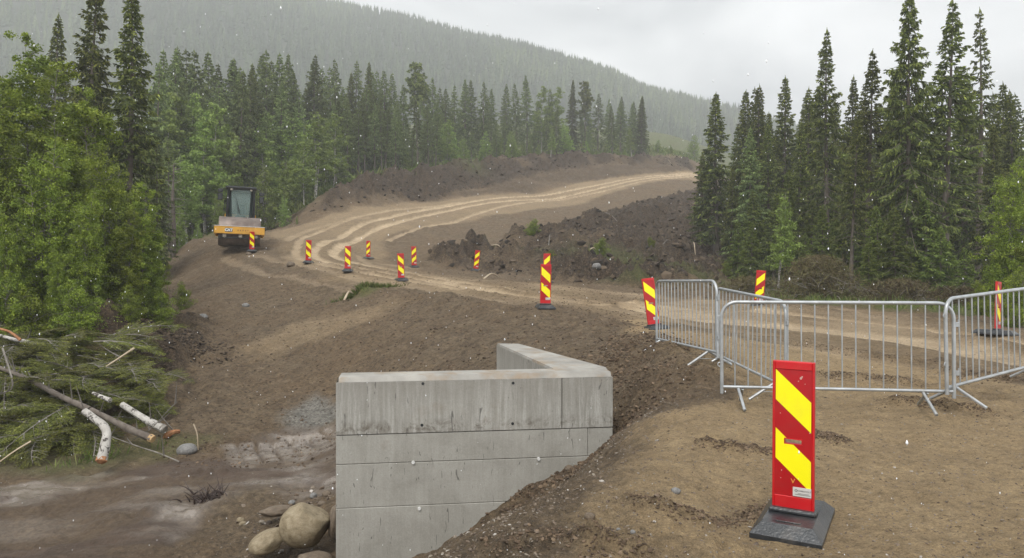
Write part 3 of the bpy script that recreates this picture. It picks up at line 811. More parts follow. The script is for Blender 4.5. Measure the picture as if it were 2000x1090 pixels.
# ------------------------------------------------------------------ barrier boards (delineators)
def make_delineator(mirror=False, sticker=True):
    """local frame: board in the xz plane facing -y, base long axis along y"""
    t = empty('barrier_board')
    b = MB()                                    # rubber foot, sloping edges, slots
    def fr(z, hx, k): return [(-hx, (-.33, -.26)[k], z), (hx, (-.33, -.26)[k], z), (hx, (.41, .33)[k], z), (-hx, (.41, .33)[k], z)]
    b.add(fr(0.0, .21, 0) + fr(.03, .21, 0) + fr(.095, .150, 1), [(3, 2, 1, 0)] + [(i, (i + 1) % 4, (i + 1) % 4 + 4, i + 4) for i in range(4)] + [(i + 4, (i + 1) % 4 + 4, (i + 1) % 4 + 8, i + 8) for i in range(4)] + [(8, 9, 10, 11)])
    for sy in (-1, 1):
        b.box((-.075, sy * .20 - .022, .0955), (.075, sy * .20 + .022, .101), .004)
    b.box((-.145, -.06, .09), (.145, .06, .125), .012)
    b.build('base', M_RUB, t)
    z0, z1, hw, th = 0.10, 1.07, 0.128, 0.022
    sl = (0.540, 0.567, -0.050, 0.050)          # grip slot: z0 z1 x0 x1
    p = MB()
    p.box((-hw + .012, -th + .006, z0), (hw - .012, th - .006, sl[0]))
    p.box((-hw + .012, -th + .006, sl[1]), (hw - .012, th - .006, z1 - .012))
    p.box((-hw + .012, -th + .006, sl[0]), (sl[2], th - .006, sl[1]))
    p.box((sl[3], -th + .006, sl[0]), (hw - .012, th - .006, sl[1]))
    p.build('board', M_REDREF, t)
    f = MB()
    f.box((-hw, -th, z0), (-hw + .0145, th, z1), .005); f.box((hw - .0145, -th, z0), (hw, th, z1), .005)
    f.box((-hw + .0135, -th + .001, z1 - .055), (hw - .0135, th - .001, z1 - .001), .005)
    f.box((-hw + .0135, -th + .003, z0), (hw - .0135, th - .003, z0 + .10), .004)
    f.box((sl[2] - .006, -th + .004, sl[0] - .006), (sl[3] + .006, -th + .0075, sl[0]))
    f.box((sl[2] - .006, -th + .004, sl[1]), (sl[3] + .006, -th + .0075, sl[1] + .006))
    f.build('rim', M_RED, t)
    def stripe(zl, hh):
        m_ = MB(); s = -1 if mirror else 1
        x0, x1 = -hw + .020, hw - .020
        za, zb = (zl, zl - .200) if not mirror else (zl - .200, zl)
        for y in (-th + .0045, th - .0045):
            f_ = -1 if y < 0 else 1
            ya, yb = y, y + f_ * 0.0012
            # top and bottom edges
            q = [(x0, za), (x1, zb), (x1, zb - hh), (x0, za - hh)]
            # cut round the slot
            polys = [q]
            zs0, zs1, xs0, xs1 = sl
            def clip(poly, ax, val, keep_less):
                out = []
                for i in range(len(poly)):
                    A, B = poly[i], poly[(i + 1) % len(poly)]
                    ia = (A[ax] <= val) == keep_less; ib = (B[ax] <= val) == keep_less
                    if ia: out.append(A)
                    if ia != ib:
                        tt = (val - A[ax]) / (B[ax] - A[ax])
                        out.append((A[0] + (B[0] - A[0]) * tt, A[1] + (B[1] - A[1]) * tt))
                return out
            if zl - hh - .200 < zs1 and zl > zs0:
                polys = []
                polys.append(clip(q, 1, zs0 - .006, True)); polys.append(clip(q, 1, zs1 + .006, False))
                mid = clip(clip(q, 1, zs0 - .006, False), 1, zs1 + .006, True) if True else q
                polys.append(clip(mid, 0, xs0 - .006, True)); polys.append(clip(mid, 0, xs1 + .006, False))
            for pl in polys:
                if len(pl) < 3: continue
                n = len(pl)
                m_.add([(x, ya, z) for x, z in pl] + [(x, yb, z) for x, z in pl], [tuple(range(n)), tuple(range(n, 2 * n))[::-1]] + [(i, (i + 1) % n, (i + 1) % n + n, i + n) for i in range(n)])
        m_.build('yellow_stripe', M_YEL, t)
    stripe(z1 - .056, .195); stripe(z1 - .435, .195)
    if sticker:
        s = MB()
        xa = 0.0; s.box((xa, -th + .0005, .206), (hw - .017, -th + .0047, .264))
        lab = s.build('label', M_STICK, t)
        k = MB()
        k.box((xa + .012, -th - .001, .218), (hw - .022, -th + .0004, .2200)); k.box((xa + .030, -th - .001, .2255), (hw - .03, -th + .0004, .227))
        # small diamond mark
        cx, cz, r = xa + .020, .243, .010
        k.add([(cx + r, -th - .001, cz), (cx, -th - .001, cz + r), (cx - r, -th - .001, cz), (cx, -th - .001, cz - r),
               (cx + r * .6, -th - .001, cz), (cx, -th - .001, cz + r * .6), (cx - r * .6, -th - .001, cz), (cx, -th - .001, cz - r * .6)],
              [(i, (i + 1) % 4, (i + 1) % 4 + 4, i + 4) for i in range(4)])
        k.build('print', M_INK, lab)
    return t

def text_mesh(txt, size, mat, name, parent, loc, rot, ext=0.0006, sx=1.0, bold=0.0):
    cu = bpy.data.curves.new('lettering', 'FONT')
    cu.body = txt; cu.size = size; cu.extrude = ext; cu.offset = bold
    cu.align_x = 'CENTER'; cu.align_y = 'CENTER'
    o = bpy.data.objects.new('lettering', cu); col.objects.link(o)
    dg = bpy.context.evaluated_depsgraph_get()
    me = bpy.data.meshes.new_from_object(o.evaluated_get(dg))
    bpy.data.objects.remove(o)
    me.materials.clear(); me.materials.append(mat)
    q = bpy.data.objects.new(name, me); link(q, parent)
    q.location = loc; q.rotation_euler = rot; q.scale = (sx, 1, 1)
    return q

DG = 'red and yellow boards marking the track edge'
# near one, with its lettering
near = make_delineator(False, True)
text_mesh('V', 0.045, M_ORA, 'letter', near, (0.0, -0.0180, 0.298), (math.radians(90), 0, 0))
text_mesh('CORROVOLT', 0.0135, M_INK, 'lettering', near, (0.069, -0.0225, 0.243), (math.radians(90), 0, 0), 0.0003, 1.0)
rs = random.Random(5)
sp = MB()
for (x, z, r) in ((.045, .965, .008), (.052, .975, .005), (.030, .945, .004), (.07, .93, .003), (-.02, 1.02, .003), (-.07, .36, .0035), (-.075, .31, .003), (.1, .62, .004), (-.08, .73, .003)):
    sp = MB(); sp.cyl((x, -.0172, z), (x, -.0158, z), r, 7); sp.build('dirt_spot', M_SNOWSPOT, near)
tag(near, 'nearest red and yellow marker board on wet black rubber foot, in the right foreground sand', 'marker board', DG)
protoL = make_delineator(False, True); protoR = make_delineator(True, True)
def put(o, px, py, Y, yaw, lean=0.0, lean2=0.0):
    x, y = (px - 1000) / 1450 * Y, Y
    cy_, sy_ = math.cos(math.radians(yaw)), math.sin(math.radians(yaw))
    zz = max(H(x + a * cy_ - b * sy_, y + a * sy_ + b * cy_) for a in (-.17, 0, .17) for b in (-.36, 0, .36))
    o.location = (x, y, zz - (.012 if Y < 6 else .02))
    o.rotation_euler = (math.radians(lean2), math.radians(lean), math.radians(yaw))
    return o
put(near, 1549, 985, 4.80, -29, 0.3)
near.location.z = -1.750
dl = [
 (1065, 605, 18.0, 5, 1.0, 0, 'L', 'tall marker board on the slope crest, exactly in front of a second board'),
 (1067, 553, 27.2, 8, 1.5, 0, 'R', 'marker board mostly hidden behind the nearer board at the black earth ridge'),
 (929, 535, 38.5, -12, 6.5, 0, 'R', 'marker board leaning right in front of the dark peat mound'),
 (809, 523, 37.5, 18, -1.5, 0, 'R', 'marker board on the inner side of the bend, left of the peat mound'),
 (784, 550, 29.0, 22, -2.2, 0, 'L', 'marker board with rubber foot showing, beside the track right of the bend'),
 (719, 505, 44.5, -16, 1.2, 0, 'R', 'small distant marker board standing alone inside the hairpin bend'),
 (679, 532, 31.5, 6, 0.8, 0, 'L', 'marker board at the outer edge of the pale wheel tracks in the bend'),
 (602, 515, 35.0, 6, 1.5, 0, 'L', 'marker board left of the hairpin, between roller and wheel tracks'),
 (492, 493, 40.2, 8, 0.6, 0, 'L', 'marker board standing right in front of the yellow road roller'),
 (1279, 655, 15.2, 8, -6.5, -6, 'L', 'tilted marker board leaning beside the first steel barrier'),
 (1481, 599, 21.3, -14, 4.5, 0, 'R', 'marker board behind the second barrier, against the brown brushwood'),
 (1948, 650, 15.0, 42, 4.0, 0, 'L', 'muddy marker board turned edge-on behind the right-hand barrier'),
]
usedL = usedR = False
for px, py, Y, yaw, lean, l2, kd, lb in dl:
    src = protoL if kd == 'L' else protoR
    if kd == 'L': o = src if not usedL else copy_tree(src); usedL = True
    else: o = src if not usedR else copy_tree(src); usedR = True
    put(o, px, py, Y, yaw, lean, l2)
    tag(o, lb, 'marker board', DG)

# ------------------------------------------------------------------ steel crowd barriers
def make_barrier():
    """2.32 m long along +x from the origin, feet at z = 0"""
    t = empty('crowd_barrier'); L = 2.32; R = .16; z0, z1 = .19, 1.10; r = .019
    f = MB()
    pts = [(0, 0, z0 - .07), (0, 0, z1 - R)]
    for i in range(1, 7):
        a = math.pi / 2 * i / 6; pts.append((R - R * math.cos(a), 0, z1 - R + R * math.sin(a)))
    for i in range(0, 7):
        a = math.pi / 2 * i / 6; pts.append((L - R + R * math.sin(a), 0, z1 - R + R * math.cos(a)))
    pts.append((L, 0, z0 - .07))
    f.tube(pts, r, 12)
    f.build('frame', M_GALV, t, smooth=True)
    rl = MB(); rl.tube([(.012, 0, z0), (L - .012, 0, z0)], .017, 10); rl.build('bottom_rail', M_GALV, t, smooth=True)
    for k in range(1, 17):
        x = L * k / 17
        zt_ = z1 - .012
        if x < R: zt_ = z1 - R + math.sqrt(R * R - (R - x) ** 2)
        if x > L - R: zt_ = z1 - R + math.sqrt(R * R - (x - L + R) ** 2)
        b = MB(); b.tube([(x, 0, z0 + .01), (x, 0, zt_)], .0075, 7); b.build('bar', M_GALV, t, smooth=True)
    for x in (.17, L - .30):
        b = MB()
        b.tube([(x, .0, z0 - .014), (x + .02, -.29, 0)], .0165, 9); b.tube([(x + .045, .0, z0 - .014), (x + .065, .29, 0)], .0165, 9)
        b.tube([(x + .015, -.16, .085), (x + .05, .16, .085)], .004, 6)
        b.build('foot', M_GALV, t, smooth=True)
    for z in (.38, .88):
        b = MB(); b.box((L + .012, -.012, z - .025), (L + .05, .012, z + .025), .004)
        b.tube([(L + .045, 0, z + .05), (L + .045, 0, z - .02)], .008, 7)
        b.build('hook', M_GALV, t)
    for z in (.43, .93):
        b = MB(); pts = [(-.02 - .022 * math.sin(a), 0, z + .022 * math.cos(a)) for a in [math.pi * 2 * i / 10 for i in range(11)]]
        b.tube(pts, .006, 6, cap=False); b.build('eye', M_GALV, t, smooth=True)
    return t
bar0 = make_barrier(); GB = 'galvanised steel crowd barriers closing off the drop'
def put_bar(o, px0, Y0, px1, Y1, lb, top0=None, top1=None):
    a = Vector(((px0 - 1000) / 1450 * Y0, Y0, 0)); b = Vector(((px1 - 1000) / 1450 * Y1, Y1, 0))
    if top0 is not None:
        a.z = -(top0 - 500) / 1450 * Y0 - 1.10; b.z = -(top1 - 500) / 1450 * Y1 - 1.10
    d = b - a
    o.location = a
    o.rotation_euler = (0, -math.asin(d.z / d.length), math.atan2(d.y, d.x))
    tag(o, lb, 'crowd barrier', GB)
    return d.length
bars = [
 (1283, 11.75, 1396, 9.55, 549, 549, 'farthest left steel barrier, beside the tilted marker board'),
 (1398, 10.25, 1525, 8.05, 562, 588, 'second steel barrier from the left, partly behind the front one'),
 (1410, 7.98, 1841, 7.66, 590, 592, 'front steel barrier seen square on, behind the near marker board'),
 (1850, 7.62, 2045, 8.9, 584, 558, 'right-hand steel barrier cut off by the picture edge'),
]
for i, (p0, Y0, p1, Y1, t0, t1, lb) in enumerate(bars):
    o = bar0 if i == 0 else copy_tree(bar0)
    print('barrier', i, round(put_bar(o, p0, Y0, p1, Y1, lb, t0, t1), 2), o.location.z, H(o.location.x, o.location.y))

# ------------------------------------------------------------------ road roller
def make_roller():
    t = empty('road_roller')
    W = 1.22
    d = MB(); n = 48; R = .76; hw = 1.02
    prof = [(-hw, R * .80), (-hw, R - .012), (-hw + .015, R), (hw - .015, R), (hw, R - .012), (hw, R * .80)]
    vs = []; fs = []
    for (x, rr) in prof:
        for k in range(n):
            a = 2 * math.pi * k / n; vs.append((x, rr * math.cos(a), R + rr * math.sin(a)))
    for i in range(len(prof) - 1):
        for k in range(n): fs.append((i * n + k, i * n + (k + 1) % n, (i + 1) * n + (k + 1) % n, (i + 1) * n + k))
    d.add(vs, fs)
    d.cyl((-hw + .06, 0, R), (hw - .06, 0, R), R * .8, 32); d.cyl((-hw - .05, 0, R), (hw + .05, 0, R), .2, 16)
    drum = d.build('drum', M_DRUM, t, smooth=True)
    drum.location = (0, -1.05, 0)
    f = MB()                                   # drum yoke
    f.box((-W, -2.12, .60), (W, -1.94, 1.00), .03)
    f.box((-W, -2.0, .55), (-W + .14, .10, .93), .03); f.box((W - .14, -2.0, .55), (W, .10, .93), .03)
    f.box((-W, -.10, .50), (W, .12, .95), .03)
    f.build('drum_yoke', M_CATY, t)
    e = MB(); e.box((-W - .006, -2.135, .99), (W + .006, -1.93, 1.012), .004); e.build('yoke_edge', M_WHT, t)
    for x in (-.72, .05, .80):
        s = MB(); s.box((x - .09, -2.05, .42), (x + .09, -1.90, .60), .03); s.box((x - .03, -1.92, .40), (x + .03, -1.80, .50)); s.build('scraper_bracket', M_STEELD, t)
    s = MB(); s.box((-hw, -1.86, .38), (hw, -1.82, .46)); s.build('scraper', M_MBLK, t)
    pl = MB(); pl.box((-.70, -2.128, .70), (-.34, -2.121, .90), .0); plo = pl.build('name_plate', M_MBLK, t)
    text_mesh('CAT', .185, M_WHT, 'lettering', plo, (-.52, -2.131, .795), (math.radians(90), 0, 0), .002, 1.0, .012)
    tm = MB()
    for i, x in enumerate((-.10, .02, .14, .26)):
        tm.box((x, -2.125, .76), (x + .05, -2.121, .83)); 
    tm.box((.34, -2.125, .81), (.46, -2.121, .83)); tm.build('model_marks', simple_mat('faded_decal', (.28, .13, .03), .6), t)
    ch = MB(); ch.box((-.95, .1, .62), (.95, 3.0, 1.15), .04); ch.build('chassis', M_MBLK, t)
    hd = MB()
    hd.add([(-.85, 1.5, 1.15), (.85, 1.5, 1.15), (.80, 3.35, 1.05), (-.80, 3.35, 1.05), (-.82, 1.5, 1.80), (.82, 1.5, 1.80), (.74, 3.3, 1.55), (-.74, 3.3, 1.55)],
           [(3, 2, 1, 0), (0, 1, 5, 4), (1, 2, 6, 5), (2, 3, 7, 6), (3, 0, 4, 7), (4, 5, 6, 7)])
    hd.build('engine_hood', M_CATY, t)
    for sx in (-1, 1):
        w = MB(); n = 28; Rt = .74; x0, x1 = sx * .60, sx * 1.04; xs = sorted((x0, x1)); prof = [(xs[0], .40), (xs[0], Rt - .09), (xs[0] + .07, Rt), (xs[1] - .07, Rt), (xs[1], Rt - .09), (xs[1], .40)]
        vs = []; fs = []
        for (x, rr) in prof:
            for k in range(n):
                a = 2 * math.pi * k / n; q = rr + (.025 if (k % 2 and rr > .7) else 0); vs.append((x, q * math.cos(a), Rt + q * math.sin(a)))
        for i in range(len(prof) - 1):
            for k in range(n): fs.append((i * n + k, i * n + (k + 1) % n, (i + 1) * n + (k + 1) % n, (i + 1) * n + k))
        w.add(vs, fs); tyre = w.build('tyre', M_TYRE, t); tyre.location = (0, 2.15, 0)
        rm = MB(); rm.cyl((sx * .70, 0, Rt), (sx * 1.08, 0, Rt), .41, 22); rm.build('rim', M_CATY, tyre)
    # cab: tapering posts, wider at the foot
    zb, zr = 1.12, 3.12; hb, ht = .69, .64; yf, yb, yft = .42, 1.85, .30
    posts = [((-hb, yf, zb), (-ht, yft, zr)), ((hb, yf, zb), (ht, yft, zr)), ((-hb, yb, zb), (-ht, yb, zr)), ((hb, yb, zb), (ht, yb, zr))]
    c = MB()
    for a, b in posts: c.tube([a, b], .07, 4)
    c.tube([(-hb, yf, zb + .42), (hb, yf, zb + .42)], .022, 4)
    for z, h_, y0 in ((zb, hb, yf), (zr, ht, yft)):
        c.tube([(-h_, y0, z), (h_, y0, z)], .05, 4); c.tube([(-h_, yb, z), (h_, yb, z)], .05, 4)
        for sx in (-1, 1): c.tube([(sx * h_, y0, z), (sx * h_, yb, z)], .05, 4)
    c.build('cab_frame', M_MBLK, t)
    r_ = MB(); r_.box((-.78, .10, 3.12), (.78, 2.02, 3.25), .04); r_.build('roof', M_MBLK, t)
    def pane(name, q, gm=None):
        m_ = MB(); a = Vector(q[0]); nrm = (Vector(q[1]) - a).cross(Vector(q[3]) - a).normalized() * .006
        m_.add([tuple(Vector(v) - nrm) for v in q] + [tuple(Vector(v) + nrm) for v in q], [(3, 2, 1, 0), (4, 5, 6, 7)] + [(i, (i + 1) % 4, (i + 1) % 4 + 4, i + 4) for i in range(4)])
        m_.build(name, gm or M_GLASSD, t)
    pane('windshield', [(-.44, yf - .01, zb + .44), (.44, yf - .01, zb + .44), (.50, yft - .01, zr - .06), (-.50, yft - .01, zr - .06)], M_GLASS)
    for sx in (-1, 1):
        pane('front_side_pane', [(sx * .44, yf, zb + .44), (sx * (hb - .04), yf + .12, zb + .44), (sx * (ht - .04), yft + .12, zr - .06), (sx * .50, yft, zr - .06)])
        s = MB(); s.tube([(sx * .46, yf, zb + .42), (sx * .52, yft, zr - .02)], .028, 4); s.build('window_post', M_MBLK, t)
    pane('lower_pane', [(-hb + .04, yf, zb + .05), (hb - .04, yf, zb + .05), (hb - .04, yf, zb + .40), (-hb + .04, yf, zb + .40)])
    pane('rear_window', [(-hb + .04, yb, zb + .6), (hb - .04, yb, zb + .6), (ht - .04, yb, zr - .06), (-ht + .04, yb, zr - .06)])
    for sx in (-1, 1): pane('side_window', [(sx * hb, yf + .06, zb + .05), (sx * hb, yb - .06, zb + .05), (sx * ht, yb - .06, zr - .06), (sx * ht, yft + .06, zr - .06)])
    # inner darker triangles of the windscreen lower corners (door posts), seat and console
    s = MB(); s.box((-.26, 1.15, 1.2), (.26, 1.55, 1.75), .05); s.box((-.25, 1.50, 1.7), (.25, 1.66, 2.35), .06); s.build('seat', M_MBLK, t)
    s = MB(); s.box((-.24, .55, 1.15), (.24, .80, 1.70), .04); s.tube([(0, .80, 1.70), (0, .92, 1.86)], .02, 6)
    s.tube([(.19 * math.cos(a), .93 + .05 * math.sin(a), 1.88 + .17 * math.sin(a)) for a in [2 * math.pi * i / 16 for i in range(17)]], .014, 5, cap=False)
    s.build('steering_console', M_MBLK, t)
    for sx in (-1, 1):
        s = MB(); s.tube([(sx * .62, .22, 3.12), (sx * .98, .10, 3.10), (sx * 1.04, .10, 2.98)], .016, 5); ma = s.build('mirror_arm', M_MBLK, t)
        s = MB(); s.box((sx * 1.05 - .13, .07, 2.86 - .08 * (sx > 0)), (sx * 1.05 + .13, .13, 3.05 - .08 * (sx > 0)), .03); s.box((sx * 1.05 - .12, .06, 2.46 - .08 * (sx > 0)), (sx * 1.05 + .12, .14, 2.83 - .08 * (sx > 0)), .03); s.build('mirror', M_MBLK, ma)
        s = MB(); s.box((sx * .50 - .06, .10, 3.0), (sx * .50 + .06, .20, 3.10), .02); s.build('work_light', M_STEELD, t)
        s = MB(); s.tube([(sx * .84, .5, 1.2), (sx * .84, .5, 2.5)], .014, 5); s.build('handrail', M_MBLK, t)
    s = MB(); s.tube([(-.30, .33, 2.85), (-.02, .36, 1.75)], .013, 5); s.tube([(-.36, .33, 2.85), (-.10, .36, 1.85)], .010, 5); s.build('wiper', M_MBLK, t)
    return t
rol = make_roller()
ry = 42.3; rx = (467 - 1000) / 1450 * ry
pts_ = [H(rx + dx, ry + dy) for dx in (-.8, .8) for dy in (-.8, 1.2)]
rol.location = (rx, ry, max(pts_) - 0.10)
rol.rotation_euler = (0, math.radians(2.2), math.radians(20))
rol.scale = (1.06, 1.06, 1.06)
tag(rol, 'yellow road roller with black glazed cab parked at the top left of the slope', 'road roller')

# ------------------------------------------------------------------ boulders and stones
M_ROCK = {}
def rock_mat(nm, a, b_, c_):
    m, nt, b = new_mat(nm); N = NT(nt); v = N.coord()
    cc = N.ramp(N.noise(v, 3.2, 6, 0.7, 0.5), [(0.3, a), (0.5, b_), (0.75, c_)])
    cc = N.mix(0.5, cc, N.ramp(N.noise(v, 30, 4, .8), [(.3, .5), (.7, 1.25)]), 'MULTIPLY')
    N.set(b, Base_Color=cc, Roughness=0.7, Normal=N.bump(N.noise(v, 14, 6, .7), .5, .02)); return m
M_ROCK1 = rock_mat('tan_granite', (.13, .10, .055), (.24, .19, .115), (.34, .29, .20))
M_ROCK2 = rock_mat('brown_stone', (.07, .05, .035), (.14, .105, .07), (.22, .17, .12))
M_ROCK3 = rock_mat('grey_stone', (.10, .10, .095), (.19, .185, .175), (.32, .31, .29))
def rock_mesh(seed, mat, sub=3, cut=7, flat=1.0):
    r = np.random.RandomState(seed)
    import bmesh
    bm = bmesh.new(); bmesh.ops.create_icosphere(bm, subdivisions=sub, radius=1.0)
    V = np.array([v.co[:] for v in bm.verts]); Fc = np.array([[v.index for v in f.verts] for f in bm.faces]); bm.free()
    for _ in range(cut):                         # flatten towards random planes
        n = r.normal(size=3); n /= np.linalg.norm(n); d0 = r.uniform(.78, .95)
        d = V @ n; V = V - np.outer(np.maximum(d - d0, 0) * .88, n)
    V *= (1 + .05 * fbm(V[:, 0] * 2 + V[:, 2], V[:, 1] * 2 - V[:, 2], 1.5, 3, seed))[:, None]
    V[:, 2] *= flat
    return mesh_np('boulder', V, Fc, mat)
def rock(name, px, py, Y, sx, sy, sz, seed, mat, lb, group=None, rot=0, dz=0.0, cat='boulder', sub=4, roll=(0,0)):
    o = bpy.data.objects.new(name, rock_mesh(seed, mat, sub)); link(o)
    x = (px - 1000) / 1450 * Y
    z = -(py - 500) / 1450 * Y if py else H(x, Y) + sz * .35
    o.location = (x, Y, z + dz); o.scale = (sx, sy, sz); o.rotation_euler = (roll[0], roll[1], rot)
    tag(o, lb, cat, group); return o
rock('boulder', 595, 1026, 9.35, .325, .33, .27, 13, M_ROCK1, 'large rounded tan boulder in the mud beside the concrete wall', rot=.4, sub=5)
rock('boulder', 522, 1058, 9.25, .24, .2, .12, 23, M_ROCK1, 'low tan rock half buried in mud left of the big boulder', rot=.5, roll=(.1, -.35))
rock('boulder', 655, 1022, 9.5, .09, .2, .23, 31, M_ROCK2, 'dark stone squeezed between big boulder and concrete wall')
rock('boulder', 612, 1092, 8.95, .22, .16, .09, 37, M_ROCK2, 'flat muddy stone below the big boulder')
rock('boulder', 540, 998, 10.2, .24, .14, .07, 41, M_ROCK2, 'flat reddish slab behind the big boulder', rot=.3)
for (px, py, Y, s, sd, m_, lb) in (
    (470, 1009, 10.3, .055, 3, M_ROCK1, 'small tan stone in mud left of the boulders, upper of a stacked pair'),
    (474, 1022, 10.1, .045, 4, M_ROCK1, 'small orange stone in mud left of the boulders, lower of a stacked pair'),
    (612, 970, 10.9, .06, 5, M_ROCK3, 'pale grey stone above the big boulder'),
    (628, 985, 10.6, .055, 6, M_ROCK2, 'brown stone right of the pale grey one by the wall'),
    (570, 985, 10.6, .05, 7, M_ROCK3, 'grey pebble just above the left of the big boulder'),
    (638, 968, 11.1, .07, 8, M_ROCK2, 'rounded stone at the foot of the wall, topmost near the clay lump'),
    (1112, 918, 8.45, .055, 9, M_ROCK2, 'dark round stone resting against the wall face on the slope'),
    (1078, 936, 8.3, .03, 10, M_ROCK2, 'little stone on the slope just below the dark round one'),
    (1152, 1012, 5.0, .032, 12, M_ROCK2, 'brown stone on the sand slope right of the wall'),
    (1320, 955, 5.6, .034, 13, M_ROCK3, 'light topped stone in the sand between wall and near board'),
    (1236, 1052, 4.5, .017, 14, M_ROCK3, 'small white stone in the foreground sand'),
    (1208, 1036, 4.7, .014, 15, M_ROCK3, 'tiny grey stone just left above the small white one'),
    (365, 886, 14.2, .16, 16, M_ROCK3, 'angular grey stone at the lower edge of the brush pile'),
    (1165, 357 + 193, 33, .22, 17, M_ROCK3, 'pale flat stone at the foot of the black earth ridge'),
    (480, 597, 26.5, .13, 18, M_ROCK3, 'pale stone lying halfway up the brown slope'),
    (396, 620, 24, .14, 19, M_ROCK3, 'pale stone near the top of the small peat heap'),
    (486, 500, 38.2, .15, 20, M_ROCK2, 'dark stone in front of the road roller'),
    (568, 519, 34.0, .20, 21, M_ROCK2, 'dark earth clod by the marker board left of the hairpin')):
    x = (px - 1000) / 1450 * Y
    o = rock('stone', px, None, Y, s * 1.15, s, s * .8, sd, m_, lb, None, sd, 0, 'stone', 3)
    # slide along the sight line onto the ground
    gx, gy = G(px, py)
    if abs(gy - Y) < 6: o.location = (gx, gy, H(gx, gy) + s * .25)

# pebbles and clods too many to count
def scatter_ico(n, zone_fn, rmin, rmax, mat, name, seed, sub=1, zf=.7, sink=.3):
    import bmesh
    r = np.random.RandomState(seed)
    bm = bmesh.new(); bmesh.ops.create_icosphere(bm, subdivisions=sub, radius=1.0)
    V = np.array([v.co[:] for v in bm.verts]); Fc = np.array([[v.index for v in f.verts] for f in bm.faces]); bm.free()
    x, y = zone_fn(r, n); n = len(x); z = HH(x, y)
    s = np.exp(r.uniform(math.log(rmin), math.log(rmax), n))
    if callable(mat): pass
    A = r.normal(size=(n, 3, 3)) * .32 + np.eye(3)
    PV = np.einsum('nij,vj->nvi', A, V) * (1 + .25 * r.uniform(-1, 1, (n, len(V), 1)))
    PV[:, :, 2] *= zf
    PV = PV * s[:, None, None] + np.stack([x, y, z + s * zf * sink], -1)[:, None, :]
    Fa = (Fc[None] + (np.arange(n) * len(V))[:, None, None]).reshape(-1, 3)
    tint = np.repeat(r.rand(n), len(V))
    me = mesh_np(name, PV.reshape(-1, 3), Fa, mat, attrs={'tint': tint}, smooth=False)
    return tag(link(bpy.data.objects.new(name, me)), kind='stuff')
def tint_mat(name, stops, rough=.85):
    m, nt, b = new_mat(name); N = NT(nt)
    N.set(b, Base_Color=N.ramp(N.attr('tint'), stops), Roughness=rough); return m
M_PEB = tint_mat('pebble_stone', [(0, (.07, .05, .035)), (.55, (.15, .11, .075)), (.92, (.20, .17, .13)), (1, (.42, .39, .35))], .7)
M_CLOD = tint_mat('earth_clod', [(0, (.045, .03, .018)), (.6, (.10, .066, .04)), (1, (.17, .12, .075))], .95)
M_PEATC = tint_mat('peat_clod', [(0, (.016, .011, .007)), (.6, (.055, .038, .024)), (1, (.13, .095, .062))], .95)
def z_near(r, n):
    y = 3.6 + 12 * r.rand(n) ** 1.6; x = (-.35 + 1.05 * r.rand(n)) * y
    k = (x > -.6 * 1) | (y > 8); return x[k], y[k]
def z_slope(r, n):
    y = np.exp(r.uniform(math.log(13), math.log(36), n)); x = (-.48 + .68 * r.rand(n)) * y; return x, y
def z_wall(r, n):
    y = 8.9 + 3.0 * r.rand(n); x = -3.0 + .45 * r.normal(size=n) - (y - 9) * .1; return x, y
def z_line(pts_list, spread):
    def f(r, n):
        xs = []; ys_ = []
        for pts, sp_ in zip(pts_list, spread):
            P_ = np.array(pts); seg = np.linalg.norm(np.diff(P_, axis=0), axis=1); cum = np.concatenate([[0], np.cumsum(seg)])
            t = r.rand(n // len(pts_list)) * cum[-1]
            xs.append(np.interp(t, cum, P_[:, 0]) + r.normal(size=len(t)) * sp_); ys_.append(np.interp(t, cum, P_[:, 1]) + r.normal(size=len(t)) * sp_)
        return np.concatenate(xs), np.concatenate(ys_)
    return f
def z_peat(r, n):
    q = np.array(peat_poly); lo, hi = q.min(0), q.max(0)
    x = r.uniform(lo[0], hi[0], n); y = r.uniform(lo[1], min(hi[1], 95), n)
    k = (poly_sdf(x, y, peat_poly) < 0.6); return x[k], y[k]
def z_berm(r, n):
    q = np.array(berm_poly); lo, hi = q.min(0), q.max(0)
    x = r.uniform(lo[0], hi[0], n); y = r.uniform(lo[1], hi[1], n)
    k = (poly_sdf(x, y, berm_poly) < 0.3); return x[k], y[k]
scatter_ico(8500, z_near, .003, .010, M_PEB, 'pebbles', 1)
scatter_ico(5200, z_slope, .010, .030, M_CLOD, 'soil_clods', 2)
scatter_ico(150, z_wall, .012, .04, M_PEB, 'gravel', 3)
rl_ = [ridges[i] for i in (11, 12, 13, 14, 15, 16, 17, 18, 19, 20, 21, 22, 26, 25)]
scatter_ico(9000, z_line([r_[0] for r_ in rl_], [r_[1] * .8 for r_ in rl_]), .004, .013, M_CLOD, 'dirt_crumbs', 4)
scatter_ico(10000, z_peat, .02, .24, M_PEATC, 'peat_lumps', 5)
scatter_ico(7000, z_berm, .05, .22, M_PEATC, 'berm_lumps', 6)
scatter_ico(2600, lambda r, n: (r.normal(size=n) * .9 + G(300, 660)[0], r.normal(size=n) * .5 + G(300, 660)[1]), .01, .05, M_PEATC, 'loose_peat', 7)

scatter_ico(2000, z_line([GL((870,1090),(1000,1005),(1100,935),(1200,865),(1300,790)), GL((900,1080),(1060,975),(1180,880),(1250,820))], [.22, .35]), .003, .014, M_PEB, 'edge_gravel', 8)
scatter_ico(2500, z_line([GL((1000,990),(1100,920),(1210,840),(1280,770)), GL((1250,660),(1210,700),(1240,760))], [.35, .4]), .008, .03, M_CLOD, 'edge_clods', 9)
